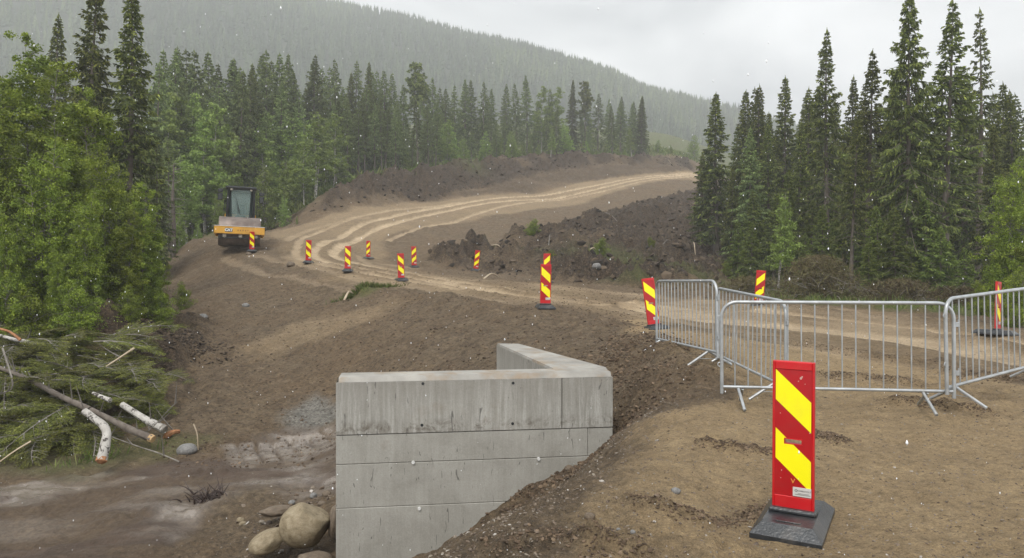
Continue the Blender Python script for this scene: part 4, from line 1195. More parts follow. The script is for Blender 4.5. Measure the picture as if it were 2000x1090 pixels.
# ------------------------------------------------------------------ foliage and bark
def leaf_mat(name, stops, rough=.6, trans=.25, var=.25):
    m, nt, b = new_mat(name); N = NT(nt)
    c = N.ramp(N.attr('tint'), stops)
    h = nt.nodes.new('ShaderNodeHueSaturation'); N._in(h.inputs['Color'], c)
    N._in(h.inputs['Value'], N.math('ADD', 1 - var, N.math('MULTIPLY', N.objrand(), 2 * var)))
    N._in(h.inputs['Hue'], N.math('ADD', 0.488, N.math('MULTIPLY', N.objrand(), 0.024)))
    N.set(b, Base_Color=h.outputs[0], Roughness=rough)
    b.inputs['Specular IOR Level'].default_value = 0.25
    tr = nt.nodes.new('ShaderNodeBsdfTranslucent'); N._in(tr.inputs['Color'], h.outputs[0])
    ms = nt.nodes.new('ShaderNodeMixShader'); ms.inputs[0].default_value = trans
    out = nt.nodes['Material Output']
    nt.links.new(b.outputs[0], ms.inputs[1]); nt.links.new(tr.outputs[0], ms.inputs[2]); nt.links.new(ms.outputs[0], out.inputs['Surface'])
    return m
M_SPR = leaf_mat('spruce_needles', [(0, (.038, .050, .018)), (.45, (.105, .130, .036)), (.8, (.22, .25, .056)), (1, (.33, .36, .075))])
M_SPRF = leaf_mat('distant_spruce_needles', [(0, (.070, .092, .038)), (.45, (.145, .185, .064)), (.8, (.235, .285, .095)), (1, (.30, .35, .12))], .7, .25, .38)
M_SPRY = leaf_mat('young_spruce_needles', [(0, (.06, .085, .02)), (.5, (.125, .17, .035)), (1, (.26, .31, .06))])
M_BIR = leaf_mat('birch_leaves', [(0, (.060, .088, .012)), (.5, (.165, .215, .026)), (1, (.33, .38, .055))], .5, .35)
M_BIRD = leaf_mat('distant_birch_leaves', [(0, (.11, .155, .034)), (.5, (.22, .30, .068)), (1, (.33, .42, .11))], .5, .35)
M_DEAD = leaf_mat('brown_twigs', [(0, (.05, .035, .02)), (.6, (.11, .085, .045)), (1, (.15, .14, .06))], .9, .05)
M_GRASS = leaf_mat('grass_blades', [(0, (.06, .09, .02)), (.6, (.12, .17, .035)), (1, (.24, .25, .09))], .7, .3)
def bark_mat(name, c1, c2, c3=None, scale=6, spots=False):
    m, nt, b = new_mat(name); N = NT(nt); v = N.coord(scale=(1, 1, .5))
    c = N.ramp(N.noise(v, scale, 5, .65), [(.3, c1), (.7, c2)])
    if spots:
        v2 = N.coord(scale=(1, 1, 1)); c = N.mix(N.ramp(N.noise(v2, 9, 4, .7, .8), [(.52, 0.0), (.60, 1.0)]), c, c3)
        c = N.mix(N.ramp(N.noise(v2, 2.2, 3, .7), [(.6, 0.0), (.7, .7)]), c, (.13, .09, .06))
    N.set(b, Base_Color=c, Roughness=.85, Normal=N.bump(N.noise(v, scale * 5, 4), .5, .01)); return m
M_BARK = bark_mat('spruce_bark', (.075, .058, .045), (.17, .145, .12))
M_BARKB = bark_mat('birch_bark', (.30, .28, .25), (.50, .48, .44), (.05, .042, .035), 7, True)
M_BARKG = bark_mat('grey_bark', (.11, .095, .08), (.26, .24, .21))
M_CUT = bark_mat('fresh_cut_wood', (.34, .21, .10), (.52, .36, .18))
M_CUTO = bark_mat('orange_split_wood', (.20, .075, .03), (.40, .20, .09), scale=14)
M_PALEW = bark_mat('peeled_wood', (.34, .26, .17), (.55, .46, .34), scale=9)

class Fol:
    """many small leaf quads gathered into arrays"""
    def __init__(s): s.q = []; s.t = []
    def quads(s, c, d, l, w, t, nrm=None, rs=None):
        """centres c (n,3), unit directions d, lengths l, widths w, tints t: rhombic leaves"""
        n = len(c)
        r = rs.normal(size=(n, 3)) if nrm is None else nrm + rs.normal(size=(n, 3)) * .25
        u = np.cross(d, r); u /= np.linalg.norm(u, axis=1, keepdims=True) + 1e-9
        a = c - d * (l / 2)[:, None]; b = c + d * (l / 2)[:, None]; m = c - d * (l * .08)[:, None]
        s.q.append(np.stack([a, m + u * (w / 2)[:, None], b, m - u * (w / 2)[:, None]], 1)); s.t.append(t)
    def mesh(s, name, mat, extra=None):
        q = np.concatenate(s.q); t = np.concatenate(s.t); n = len(q)
        V = q.reshape(-1, 3); Fa = np.arange(n * 4).reshape(n, 4)
        return mesh_np(name, V, Fa, mat, attrs={'tint': np.repeat(t, 4)}, smooth=False)

def unit(v): return v / (np.linalg.norm(v, axis=-1, keepdims=True) + 1e-9)

def branch_wood(mb, p, d, L, r, curve, n=4, sides=4):
    pts = []; q = Vector(p); dd = Vector(d)
    for i in range(n + 1):
        pts.append(q.copy()); dd = (dd + Vector((0, 0, curve / n))).normalized(); q = q + dd * (L / n)
    mb.tube(pts, [r * (1 - .85 * i / n) for i in range(n + 1)], sides, cap=False)
    return pts

def make_spruce(name, seed, h=14.0, R=1.7, start=.12, dens=1.0, droop=.35, thin=0.0, mat=None, dead=.25, barky=True, low=False):
    """Norway spruce: whorls of drooping limbs hung with side twigs; start = bare-trunk share"""
    rs = np.random.RandomState(seed); random.seed(seed); mat = mat or M_SPR
    t = empty(name)
    tk = MB(); r0 = h * .0105 + .03; lean = rs.normal(size=2) * .012 * h
    def axis(z): f = z / h; return np.array([lean[0] * f + .05 * math.sin(f * 5 + seed), lean[1] * f + .05 * math.cos(f * 4 + seed), z])
    tk.tube([axis(h * i / 12 if i else -0.5) for i in range(13)], [r0 * (1.25 if i == 0 else 1) * (1 - i / 12.3) for i in range(13)], 8, jit=.12)
    bw = MB(); fo = Fol()
    z = h * start; zs = []
    while z < h * .985:
        zs.append(z); z += (.30 if not low else .42) * (0.55 + .75 * (1 - z / h)) * rs.uniform(.8, 1.2)
    for z in zs:
        f = 1 - z / h                             # 0 at the top
        Lm = R * min(1.0, (f / .72) ** .92) * (1.0 if f < .8 else 1.0 - .5 * (f - .8) / .2) + .05
        nb = rs.randint(4, 7) if not low else rs.randint(4, 6)
        a0 = rs.rand() * 6.28
        for k in range(nb):
            if rs.rand() < thin * (1 - f * .3): continue
            L = Lm * rs.uniform(.6, 1.18) * (1 if rs.rand() > .08 else 1.25)
            a = a0 + k * 2 * math.pi / nb + rs.normal() * .3
            el = .55 * (1 - f * 2.6) if f < .4 else -.10 - droop * (f - .3)
            el += rs.normal() * .08
            d0 = np.array([math.cos(a) * math.cos(el), math.sin(a) * math.cos(el), math.sin(el)])
            p0 = axis(z)
            cv = .35 + droop * .5
            n = 5; pts = [p0]; d = d0.copy()
            for i in range(n):
                d = unit(d + np.array([0, 0, (-.16 if i < 3 else .26) * cv])); pts.append(pts[-1] + d * L / n)
            pts = np.array(pts)
            if barky and L > .35: bw.tube(pts, [max(.005, .022 * L / 1.6) * (1 - .8 * i / n) + .003 for i in range(n + 1)], 3, cap=False)
            isdead = (f > 1 - start - .18) and rs.rand() < dead * 2.2
            m = int((26 if not low else 13) * dens * L * (.25 if isdead else 1)) + 4
            s = rs.uniform(.12, 1.0, m) ** .85
            ii = s * n; i0 = np.minimum(ii.astype(int), n - 1); fr = (ii - i0)[:, None]
            c = pts[i0] * (1 - fr) + pts[i0 + 1] * fr
            ax = unit(pts[i0 + 1] - pts[i0])
            side = unit(np.cross(ax, [0, 0, 1])) * np.where(rs.rand(m) < .5, 1, -1)[:, None]
            hang = rs.rand(m)[:, None]
            dd = unit(side * (1 - hang * .75) + ax * .55 + np.array([0, 0, -1]) * (hang * (.55 + droop * 1.3) + .08) + rs.normal(size=(m, 3)) * .12)
            tl = (.20 + .30 * (1 - s) + .12 * rs.rand(m)) * (.32 + .68 * min(1, L / 1.1)) * (1 if not low else 1.2)
            wd = (.055 + .035 * rs.rand(m)) * (1 if not low else 1.45)
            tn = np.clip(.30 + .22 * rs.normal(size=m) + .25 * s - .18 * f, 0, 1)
            cc = c + dd * (tl * .45)[:, None]
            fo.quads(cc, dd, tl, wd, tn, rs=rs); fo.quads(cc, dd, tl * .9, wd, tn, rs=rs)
            # second order tips
            s2 = rs.rand(m) < .8
            d2 = unit(dd[s2] + rs.normal(size=(s2.sum(), 3)) * .45 + np.array([0, 0, -.25]))
            fo.quads(c[s2] + dd[s2] * (tl[s2] * .6)[:, None] + d2 * (tl[s2] * .2)[:, None], d2, tl[s2] * .55, wd[s2] * .9, np.clip(tn[s2] + .12, 0, 1), rs=rs)
            # limb tip
            fo.quads(pts[-2:-1] * .4 + pts[-1:] * .6, unit(pts[-1:] - pts[-2:-1]), np.array([L / n * 1.6]), np.array([.08]), np.array([.7]), rs=rs)
    top = axis(h)
    for q in range(6):
        d = unit(np.array([rs.normal() * .25, rs.normal() * .25, 1.0]))
        fo.quads((top - d * .15)[None], d[None], np.array([.5]), np.array([.06]), np.array([.6]), rs=rs)
    tr = tk.build('trunk', M_BARK, t, smooth=True)
    if barky: bw.build('branches', M_BARK, t)
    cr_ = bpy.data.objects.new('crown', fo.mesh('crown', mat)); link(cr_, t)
    return t

def make_birch(name, seed, h=9.0, R=1.6, start=.1, nleaf=14000, leaf=.075, mat=None, stems=1, shape=1.0, bark=None):
    rs = np.random.RandomState(seed); random.seed(seed); mat = mat or M_BIR
    t = empty(name); tk = MB(); bw = MB(); fo = Fol(); clumps = []
    for sidx in range(stems):
        lean = rs.normal(size=2) * .05 * h * (1 if stems > 1 else .6); base = rs.normal(size=2) * .12 * (stems > 1)
        def axis(z, lean=lean, base=base): f = z / h; return np.array([base[0] + lean[0] * f ** 1.3 + .10 * math.sin(f * 6 + seed), base[1] + lean[1] * f ** 1.3 + .10 * math.cos(f * 5 + seed * 2), z])
        hs = h * (1 if sidx == 0 else rs.uniform(.7, .95))
        r0 = h * .005 + .015
        tk.tube([axis(hs * i / 10 if i else -.4) for i in range(11)], [r0 * (1 - i / 10.6) for i in range(11)], 7, jit=.1)
        z = hs * start
        while z < hs * .97:
            f = 1 - z / hs
            prof = (math.sin(min(1, (1 - f) / .38) * math.pi / 2) * .5 + .5) * min(1, (f / .7)) ** (.55 * shape)
            for k in range(rs.randint(1, 4)):
                L = R * prof * rs.uniform(.55, 1.15) + .12; a = rs.rand() * 6.28; el = .75 - .5 * f + rs.normal() * .2
                d0 = Vector((math.cos(a) * math.cos(el), math.sin(a) * math.cos(el), math.sin(el)))
                pts = branch_wood(bw, axis(z), d0, L, .006 + .010 * L, -.55, 4, 3)
                for q in range(max(2, int(L * 4.2))):
                    s = .30 + .70 * rs.rand(); ii = min(int(s * 4), 3); fr = s * 4 - ii
                    p = np.array(pts[ii]) * (1 - fr) + np.array(pts[ii + 1]) * fr
                    clumps.append((p + rs.normal(size=3) * .12, .12 + .20 * rs.rand() * min(1, L)))
            z += .20 * rs.uniform(.6, 1.4)
    n = len(clumps); C = np.array([c[0] for c in clumps]); S = np.array([c[1] for c in clumps])
    w = S ** 1.5; w /= w.sum()
    pick = rs.choice(n, nleaf, p=w)
    off = rs.normal(size=(nleaf, 3)); off /= np.linalg.norm(off, axis=1, keepdims=True); off *= (rs.rand(nleaf) ** .5)[:, None]
    c = C[pick] + off * S[pick][:, None] * np.array([1.15, 1.15, .85]); c[:, 2] -= .05
    d = unit(rs.normal(size=(nleaf, 3)) + np.array([0, 0, -.35]))
    ct = rs.rand(n) * .55
    tn = np.clip(ct[pick] + .45 * rs.rand(nleaf), 0, 1)
    l = leaf * rs.uniform(.7, 1.3, nleaf)
    nr = unit(off + np.array([0, 0, .7]))
    fo.quads(c, d, l, l * .8, tn, nr, rs=rs)
    tk.build('trunk', bark or M_BARKB, t, smooth=True); bw.build('branches', M_BARKG, t)
    link(bpy.data.objects.new('crown', fo.mesh('crown', mat)), t)
    return t

# prototypes: each is also used once as a tree of its own
protos = {}
M_BARKS = bark_mat('grey_birch_bark', (.10, .095, .075), (.24, .23, .20), (.05, .045, .035), 7, True)
def proto(key, fn):
    protos[key] = [fn, None, False]
def instance(key):
    e = protos[key]
    if e[1] is None: e[1] = e[0](); return e[1]
    return copy_tree(e[1])
HT = {'s1': 14, 's2': 13, 's3': 14.5, 's4': 13.5, 's5': 12, 'sbig': 15, 'sthin': 14, 'sy': 7, 'f1': 14, 'f2': 14, 'f3': 14, 'f4': 14, 'b1': 9, 'b2': 9, 'b3': 8, 'bs': 3, 'm1': 9, 'm2': 9, 'm3': 7, 'pine': 13}
proto('s1', lambda: make_spruce('spruce_tree', 11, 14, 1.55, .20))
proto('s2', lambda: make_spruce('spruce_tree', 12, 13, 1.35, .10, droop=.45))
proto('s3', lambda: make_spruce('spruce_tree', 13, 14.5, 1.7, .30, thin=.12, dead=.4))
proto('s4', lambda: make_spruce('spruce_tree', 14, 13.5, 1.6, .05, droop=.3))
proto('s5', lambda: make_spruce('spruce_tree', 15, 12, 1.25, .12, dens=1.15, droop=.55))
proto('sbig', lambda: make_spruce('spruce_tree', 16, 15, 2.35, .15, dens=1.25, droop=.75, thin=.10))
proto('sthin', lambda: make_spruce('spruce_tree', 17, 14, 1.25, .35, dens=.55, thin=.30, droop=.4))
proto('sy', lambda: make_spruce('young_spruce', 18, 7, 1.35, .04, dens=1.0, mat=M_SPRY, droop=.25))
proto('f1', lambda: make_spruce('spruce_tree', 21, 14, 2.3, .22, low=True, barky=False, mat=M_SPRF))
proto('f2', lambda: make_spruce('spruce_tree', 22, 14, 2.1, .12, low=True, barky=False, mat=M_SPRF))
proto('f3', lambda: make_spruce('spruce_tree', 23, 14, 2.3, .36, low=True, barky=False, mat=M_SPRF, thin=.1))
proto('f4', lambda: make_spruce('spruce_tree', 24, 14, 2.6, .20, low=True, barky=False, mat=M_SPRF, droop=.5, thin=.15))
proto('b1', lambda: make_birch('birch_tree', 31, 9, 1.75, .06, 34000, .085, bark=M_BARKS))
proto('b2', lambda: make_birch('birch_tree', 32, 9, 1.5, .10, 30000, .085, stems=2, bark=M_BARKS))
proto('b3', lambda: make_birch('birch_tree', 33, 8, 1.9, .04, 36000, .085, stems=3, bark=M_BARKS))
proto('bs', lambda: make_birch('birch_shrub', 34, 3, 1.1, .03, 11000, .07, stems=4, bark=M_BARKS))
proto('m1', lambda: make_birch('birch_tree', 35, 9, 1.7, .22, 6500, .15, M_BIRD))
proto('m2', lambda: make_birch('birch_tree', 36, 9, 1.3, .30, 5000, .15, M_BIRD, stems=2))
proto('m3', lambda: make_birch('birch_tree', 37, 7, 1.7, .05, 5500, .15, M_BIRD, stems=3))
proto('pine', lambda: make_birch('pine_tree', 38, 13, 2.1, .55, 7000, .20, M_SPR, bark=M_BARK, shape=.6))
rt = random.Random(77)
def tree(key, px, top, Y, label, cat, group=None, wide=1.0, rot=None, name=None, h=None):
    o = instance(key)
    x = (px - 1000) / 1450 * Y; g = H(x, Y)
    hh_ = h if h is not None else ((500 - top) / 1450 * Y - g)
    s = hh_ / HT[key]
    o.location = (x, Y, g - .05); o.scale = (s * wide * rt.uniform(.92, 1.08), s * wide * rt.uniform(.92, 1.08), s)
    o.rotation_euler = (rt.gauss(0, .016), rt.gauss(0, .016), rt.uniform(0, 6.28) if rot is None else rot)
    if name: o.name = name
    return tag(o, label, cat, group)

# --- right-hand wood, the trees one can tell apart
RW_ = [
 ('s5',1396,178,56,1.5,'leftmost spruce of the right wood, at the edge of the dark earth slope'),
 ('s4',1372,300,60,1.3,'lower spruce skirting the left side of the leftmost right-hand spruce'),
 ('s5',1447,176,60,1.2,'slim spruce second from the left edge of the right wood'),
 ('s1',1484,162,58,1.2,'spruce third from the left edge of the right wood, pointed against the sky'),
 ('s2',1532,148,56,1.2,'slender spruce with a clear pointed top, left of the tall gap-branched one'),
 ('s4',1428,330,50,1.1,'short full spruce above the round green shrub'),
 ('s4',1505,240,50,1.0,'middle sized spruce behind the second barrier marker board'),
 ('s3',1612,52,41,1.05,'tall spruce with long bare grey trunk in the middle of the right wood'),
 ('s2',1580,170,47,1.1,'spruce close behind the long-trunked tall one on its left'),
 ('s1',1650,150,46,1.1,'spruce just right of the long-trunked tall one'),
 ('s3',1694,98,37,1.15,'dark spruce left of the widest tree, its top a thin spire'),
 ('s1',1733,150,42,1.1,'spruce filling the space behind the left side of the widest tree'),
 ('sbig',1776,-38,32,1.0,'widest and tallest spruce of the right wood with hanging branch curtains'),
 ('s3',1846,-2,32.5,1.15,'tall dark spruce directly right of the widest one'),
 ('sthin',1913,18,38,1.05,'thin sparse spruce whose see-through top stands alone against the sky'),
 ('s1',1884,140,41,1.2,'spruce behind the tall dark one on its right side'),
 ('s2',1955,160,42,1.2,'spruce right of the thin sparse one, pointed top'),
 ('s1',1990,172,40,1.2,'spruce at the right picture edge behind the birch'),
 ('s4',1935,240,35,1.1,'full dark spruce behind the birch at the right edge'),
 ('s4',1810,200,34.5,1.1,'full spruce between the two tallest trees, low branched'),
 ('s3',1662,215,33,1.0,'spruce in front with bare lower trunk above the brushwood'),
 ('s2',1560,235,44,1.1,'spruce behind the brown brushwood, left of the bare trunk'),
 ('sy',1470,370,44,1.1,'young light green spruce at the left of the right wood'),
 ('sy',1545,330,43,1.1,'young bright spruce catching light below the slender spruce'),
 ('sy',1752,400,30,1.3,'young yellow-green spruce at the foot of the widest tree'),
 ('sy',1700,470,29,1.2,'low yellow-green spruce beside the bare trunk'),
 ('sy',1832,440,29,1.4,'young spruce with lit tips at the foot of the tall dark one'),
 ('sy',1885,480,28,1.3,'low dark green spruce left of the right-edge birch'),
 ('sy',1600,400,36,1.1,'young spruce at the base of the long bare grey trunk'),
]
for k, px, tp, Y, w, lb in RW_:
    tree(k, px, tp, Y, lb, 'spruce', 'spruces of the right-hand wood', w)
tree('m1', 1650, 300, 44, 'light green birch showing between the spruces in the middle of the right wood', 'birch', wide=1.1)
tree('b2', 1718, 395, 35, 'bright birch leaves glowing between the dark right-hand trunks', 'birch', wide=1.2)
tree('b3', 1975, 300, 22.5, 'leafy birch cut by the right picture edge above the marker board', 'birch', wide=.85)
tree('b1', 2040, 360, 19.5, 'lower birch at the right picture edge reaching down to the track', 'birch', wide=.9)
for i in range(16):
    px = 1440 + 430 * (i + rt.random()) / 16; kd = ('sy', 'sy', 'sy', 'm2')[i % 4]; Y = rt.uniform(31, 45)
    tree(kd, px, rt.uniform(370, 470), Y, ('young yellow-green spruce' if kd == 'sy' else 'slim light green birch') + ' growing under the tall spruces of the right wood', 'spruce' if kd == 'sy' else 'birch', 'young ' + ('spruces' if kd == 'sy' else 'birches') + ' under the right-hand wood', 1.1)
for i in range(40):
    px = 1430 + 640 * (i + rt.random()) / 40; Y = rt.uniform(46, 85)
    tree(rt.choice(['f1', 'f2', 'f4', 's2']), px, rt.uniform(165, 280), Y, 'dark spruce packed in the shade deep inside the right-hand wood', 'spruce', 'spruces deep in the right-hand wood', 1.1)

# --- the wood wall beyond the bend
sky_tops = [(318,96),(333,92),(350,90),(372,94),(388,96),(412,100),(430,124),(447,113),(456,112),(475,130),(487,122),(505,106),(523,96),(536,118),(548,104),(562,103),(581,132),(608,104),(618,118),(628,131),(647,130),(665,114),(680,140),(690,117),(712,120),(725,138),(737,137),(753,136),(764,140),(787,163),(845,150),(860,170),(872,172),(890,165),(910,154),(920,152),(942,158),(960,172),(987,163),(1009,163),(1030,145),(1072,172),(1117,155),(1142,163),(1168,181),(1189,192),(1212,187),(1235,197),(1252,186)]
def dist_at(px): return float(np.interp(px, [300, 500, 700, 900, 1100, 1250], [64, 76, 96, 116, 140, 156]))
for i, (px, tp) in enumerate(sky_tops):
    Y = dist_at(px) + rt.uniform(0, 5)
    reg = 'over the road roller' if px < 560 else ('above the far end of the peat bank' if px > 850 else 'above the green clearing at the bend')
    if 600 < px < 1000 and i % 7 == 3 and False: pass
    tree(rt.choice(['f1', 'f2', 'f4', 's4', 'f1']), px, tp, Y, 'skyline spruce of the wood beyond the bend, ' + reg, 'spruce', 'skyline spruces ' + reg, 1.05)
tree('pine', 805, 120, 112, 'round-headed dark pine standing above the skyline beyond the bend', 'pine', wide=1.0)
tree('pine', 830, 150, 118, 'second smaller pine right of the round-headed skyline pine', 'pine', wide=.8)
tree('pine', 1142, 158, 142, 'broad dark crown on the skyline near the right end of the far wood', 'pine', wide=.9)
for i in range(92):
    px = 300 + 960 * (i + rt.random()) / 92; Y = dist_at(px) * rt.uniform(.90, 1.12)
    b = float(np.interp(px, [300, 700, 1000, 1250], [120, 165, 190, 215]))
    tree(rt.choice(['f1', 'f2', 'f3', 'f4', 'f4']), px, b + rt.uniform(-5, 80), Y, 'spruce within the dense dark middle of the wood beyond the bend', 'spruce', 'spruces inside the wood beyond the bend', 1.05)
for i in range(40):
    px = 310 + 940 * (i + rt.random()) / 40; Y = dist_at(px) * rt.uniform(.86, .99)
    if 640 < px < 860: continue
    b = float(np.interp(px, [300, 700, 1000, 1250], [170, 225, 225, 235]))
    tree(rt.choice(['m1', 'm2', 'm3', 'm1']), px, b + rt.uniform(0, 70), Y, 'soft light green birch mixed among the far spruces beyond the bend', 'birch', 'birches mixed into the far wood', 1.15)
# front row of trunks and birches at the wood edge
FB = [('m1',592,262,67,1.15,'pointed light birch standing in front of the wood left of the clearing'),
 ('m2',622,212,72,1.4,'tall feathery birch behind the pointed light one'),('m1',650,222,78,1.2,'birch at the left edge of the clearing with leaves on one side'),
 ('m2',548,308,63,1.1,'small birch with a curved white trunk right of the roller cab'),('m3',518,320,62,1.1,'leafy young birch right behind the roller cab'),
 ('m3',488,400,58,1.0,'bushy low birch at the roller cab right side'),('m3',555,380,61,.9,'low bush of birch between roller and bend'),('m3',580,420,60,.8,'lowest birch bush at the bend shoulder'),
 ('m1',400,250,60,1.1,'yellowish birch left above the roller'),('m2',360,300,57,1.2,'thin birch left of the roller cab'),('m3',430,380,58,1.0,'bushy birch left of the roller mirror'),('m3',385,430,54,.9,'low birch bush on the bank left of the roller'),
 ('m3',350,400,50,.9,'leafy bush where the slope meets the left wood'),('m1',330,180,62,1.2,'tall soft birch beside the two dark left spruces'),
 ('m1',786,262,98,1.1,'birch in the middle of the far wood edge behind the bare trunks'),('m2',872,240,112,1.2,'bright tall birch right of the bare trunks'),('m3',905,270,112,1.3,'bushy birch right of the bright tall one'),
 ('m1',940,290,116,1.2,'leafy birch above the middle of the peat bank'),('m3',1000,265,122,1.5,'wide birch clump above the middle of the peat bank'),('m3',1020,280,124,1.2,'lower half of the wide birch clump'),
 ('m1',1056,168,138,1.1,'tall birch with rounded top between skyline spruces'),('m1',1086,170,140,1.1,'second tall rounded birch between skyline spruces'),('m2',1090,255,132,1.2,'small birch over the dark peat rim'),
 ('m1',1150,230,146,1.1,'birch near the right end of the far wood'),('m3',1195,250,148,1.1,'bushy birch left of the last spruce group'),('m3',1285,272,158,1.2,'lone light birch on the open ground right of the last spruces'),
 ('m3',1310,282,160,1.0,'low birch on the open ground beside the lone light one'),('m3',1262,275,156,.9,'small birch at the foot of the last spruces'),('m3',1355,262,175,1.3,'far rounded birch at the upper right by the logged slope'),
 ('m3',960,285,118,1.0,'bushy young birch among the bright ones above the peat bank'),('m2',700,300,90,.8,'thin little birch inside the clearing edge'),('m3',1150,280,140,.9,'low birch scrub above the dark peat rim')]
for k, px, tp, Y, w, lb in FB: tree(k, px, tp, Y, lb, 'birch', 'birches along the far wood edge', w)
for i, (px, tp) in enumerate([(655,200),(678,190),(700,195),(712,185),(732,200),(745,190),(772,205),(815,190),(836,200),(850,195)]):
    tree('f3', px, tp, float(np.interp(px, [640, 860], [80, 100])), 'spruce with tall bare grey trunk at the clearing edge beyond the bend', 'spruce', 'bare-trunked spruces at the clearing', .95)
for (px, tp, Y, k, lb) in ((1236, 200, 150, 'f2', 'dark spruce second from the right end of the far wood'), (1252, 188, 150, 's4', 'last dark spruce at the right end of the far wood'), (1212, 195, 150, 'f1', 'dark spruce third from the right end of the far wood')):
    tree(k, px, tp, Y, lb, 'spruce', None, 1.25)
# grey half-dead pine beside the left slope
def dead_pine():
    t = empty('dead_pine'); random.seed(5); m = MB()
    m.tube([(0, 0, -.4), (.05, 0, 3), (-.05, .05, 6), (.05, 0, 9.5)], [.17, .14, .10, .03], 8, jit=.15); m.build('trunk', M_BARK, t, smooth=True)
    for i in range(30):
        z = 3.2 + i * .22; a = random.uniform(0, 6.28); L = random.uniform(.7, 1.9) * (1.15 - i / 40)
        b = MB(); p = Vector((0, 0, z)); d = Vector((math.cos(a), math.sin(a), random.uniform(-.15, .3))); branch_wood(b, p, d, L, .035, random.uniform(-.2, .8), 5, 4)
        b.build('bare_branch', M_BARKG, t)
    return t
dp = dead_pine(); dp.location = ((338 - 1000) / 1450 * 47, 47, H((338 - 1000) / 1450 * 47, 47)); dp.scale = (1, 1, .62)
tag(dp, 'grey half dead pine with bare curling branches at the left end of the slope', 'dead tree')

# --- left foreground: birches in full leaf, two dark spruces behind
LB = [('b1',52,62,23.5,1.0,'tallest left birch reaching the top left corner'),('b2',118,95,22.5,1.15,'birch with straight thin trunk in the left leaf wall'),('b1',178,165,21.8,.95,'birch right of the thin trunk in the left leaf wall'),
 ('b3',222,270,21.0,.8,'lower birch in the right half of the left leaf wall'),('b2',282,345,21.0,1.0,'rightmost birch of the left leaf wall next to the slope'),('b3',-8,160,20.5,.8,'birch at the left picture edge'),
 ('b3',85,260,19.8,.8,'front birch filling the middle of the left leaf wall'),('b1',-70,80,22,1.1,'outermost birch beyond the left picture edge'),('b3',165,360,19.6,.8,'low front birch above the earth heap'),
 ('b3',20,390,18.8,.75,'low front birch at the lower left edge'),('b1',300,430,21.8,.8,'low birch reaching over the slope at the right of the leaf wall'),('b2',250,400,20.4,1.0,'short birch over the earth heap, right side'),
 ('b3',120,470,18.9,.7,'lowest front birch behind the brush pile')]
for k, px, tp, Y, w, lb in LB: tree(k, px, tp, Y, lb, 'birch', 'birches of the left leaf wall', w)
for (px, tp, Y, s, lb) in ((60,560,18.4,1,'birch shrub behind the brush pile left end'),(150,545,18.6,1,'birch shrub just left of the earth heap'),(250,555,19.6,1,'birch shrub just right of the earth heap'),(310,560,21,1,'birch shrub at the right foot of the leaf wall'),(0,540,18.2,1,'birch shrub at the left picture edge'),
   (355,548,27,.8,'small birch shrub growing on the left side of the brown slope'),(205,560,20,.9,'birch shrub behind the top of the earth heap'),(1990,520,17.8,.8,'leafy shrub at the right picture edge beside the edge-on board'),(1915,545,19.5,.8,'green shrub left of the edge-on board'),
   (1418,508,43,1.0,'rounded bright shrub at the left foot of the right wood')):
    tree('bs', px, tp, Y, lb, 'shrub', None, s)
for k, px, tp, Y, w, lb in (('s3',162,-75,30,1.1,'left of the two dark spruces towering behind the left birches'),('s1',245,-45,29,1.15,'right of the two dark spruces, its trunk bare beside the birches'),('s4',0,150,33,1.2,'dark spruce behind the birches at the left picture edge'),
     ('s1',90,20,40,1.0,'faint spruce between the tall birch and the two dark ones'),('s2',200,60,38,1.2,'spruce half hidden between the two dark left spruces')):
    tree(k, px, tp, Y, lb, 'spruce', 'dark spruces behind the left birches', w)
for i in range(16):
    px = -60 + 400 * i / 16 + rt.random() * 20
    tree(rt.choice(['f1', 'f2', 'f3']), px, rt.uniform(180, 330), rt.uniform(38, 62), 'dark spruce shading the ground behind the left leaf wall', 'spruce', 'hidden spruces behind the left leaf wall', 1.2)
n_tree = sum(1 for o in sc.objects if o.parent is None and 'tree' in o.name); print('trees', n_tree)

# ------------------------------------------------------------------ the far wood on the hill: one mass
def far_wood():
    rs = np.random.RandomState(9); n = 30000
    y = np.sqrt(rs.uniform(370 ** 2, 925 ** 2, n)); u = rs.uniform(-.75, 1.0, n)
    edge = rs.rand(n) < .12; y[edge] = rs.uniform(885, 925, edge.sum())
    z = hill_h(u, y); x = u * y
    h = rs.uniform(8, 15, n) * np.where(y > 880, .8, 1.0); r = h * rs.uniform(.11, .17, n)
    prof = [(0.0, .35), (.12, 1.0), (.30, .62), (.34, .80), (.55, .42), (.59, .55), (.8, .18), (1.0, 0.0)]
    k = 5; rings = []
    a0 = rs.rand(n) * 6.28
    for f, q in prof:
        for j in range(k):
            a = a0 + j * 2 * math.pi / k + f * 3
            rr = r * q * rs.uniform(.7, 1.3, n)
            rings.append(np.stack([x + np.cos(a) * rr, y + np.sin(a) * rr, z - 1 + h * f], -1))
    V = np.stack(rings, 1)
    fs = [(i * k + j, i * k + (j + 1) % k, (i + 1) * k + (j + 1) % k, (i + 1) * k + j) for i in range(len(prof) - 1) for j in range(k)]
    Fa = (np.array(fs)[None] + (np.arange(n) * V.shape[1])[:, None, None]).reshape(-1, 4)
    tn = np.repeat(np.clip(rs.rand(n) * .7 + .3 * (fbm(x, y, .01, 3, 5) > .15), 0, 1), V.shape[1])
    m = tint_mat('far_wood_foliage', [(0, (.022, .034, .016)), (.6, (.068, .10, .038)), (1, (.14, .18, .06))], .9)
    tag(link(bpy.data.objects.new('forest', mesh_np('forest', V.reshape(-1, 3), Fa, m, attrs={'tint': tn}, smooth=False))), kind='stuff')
far_wood()

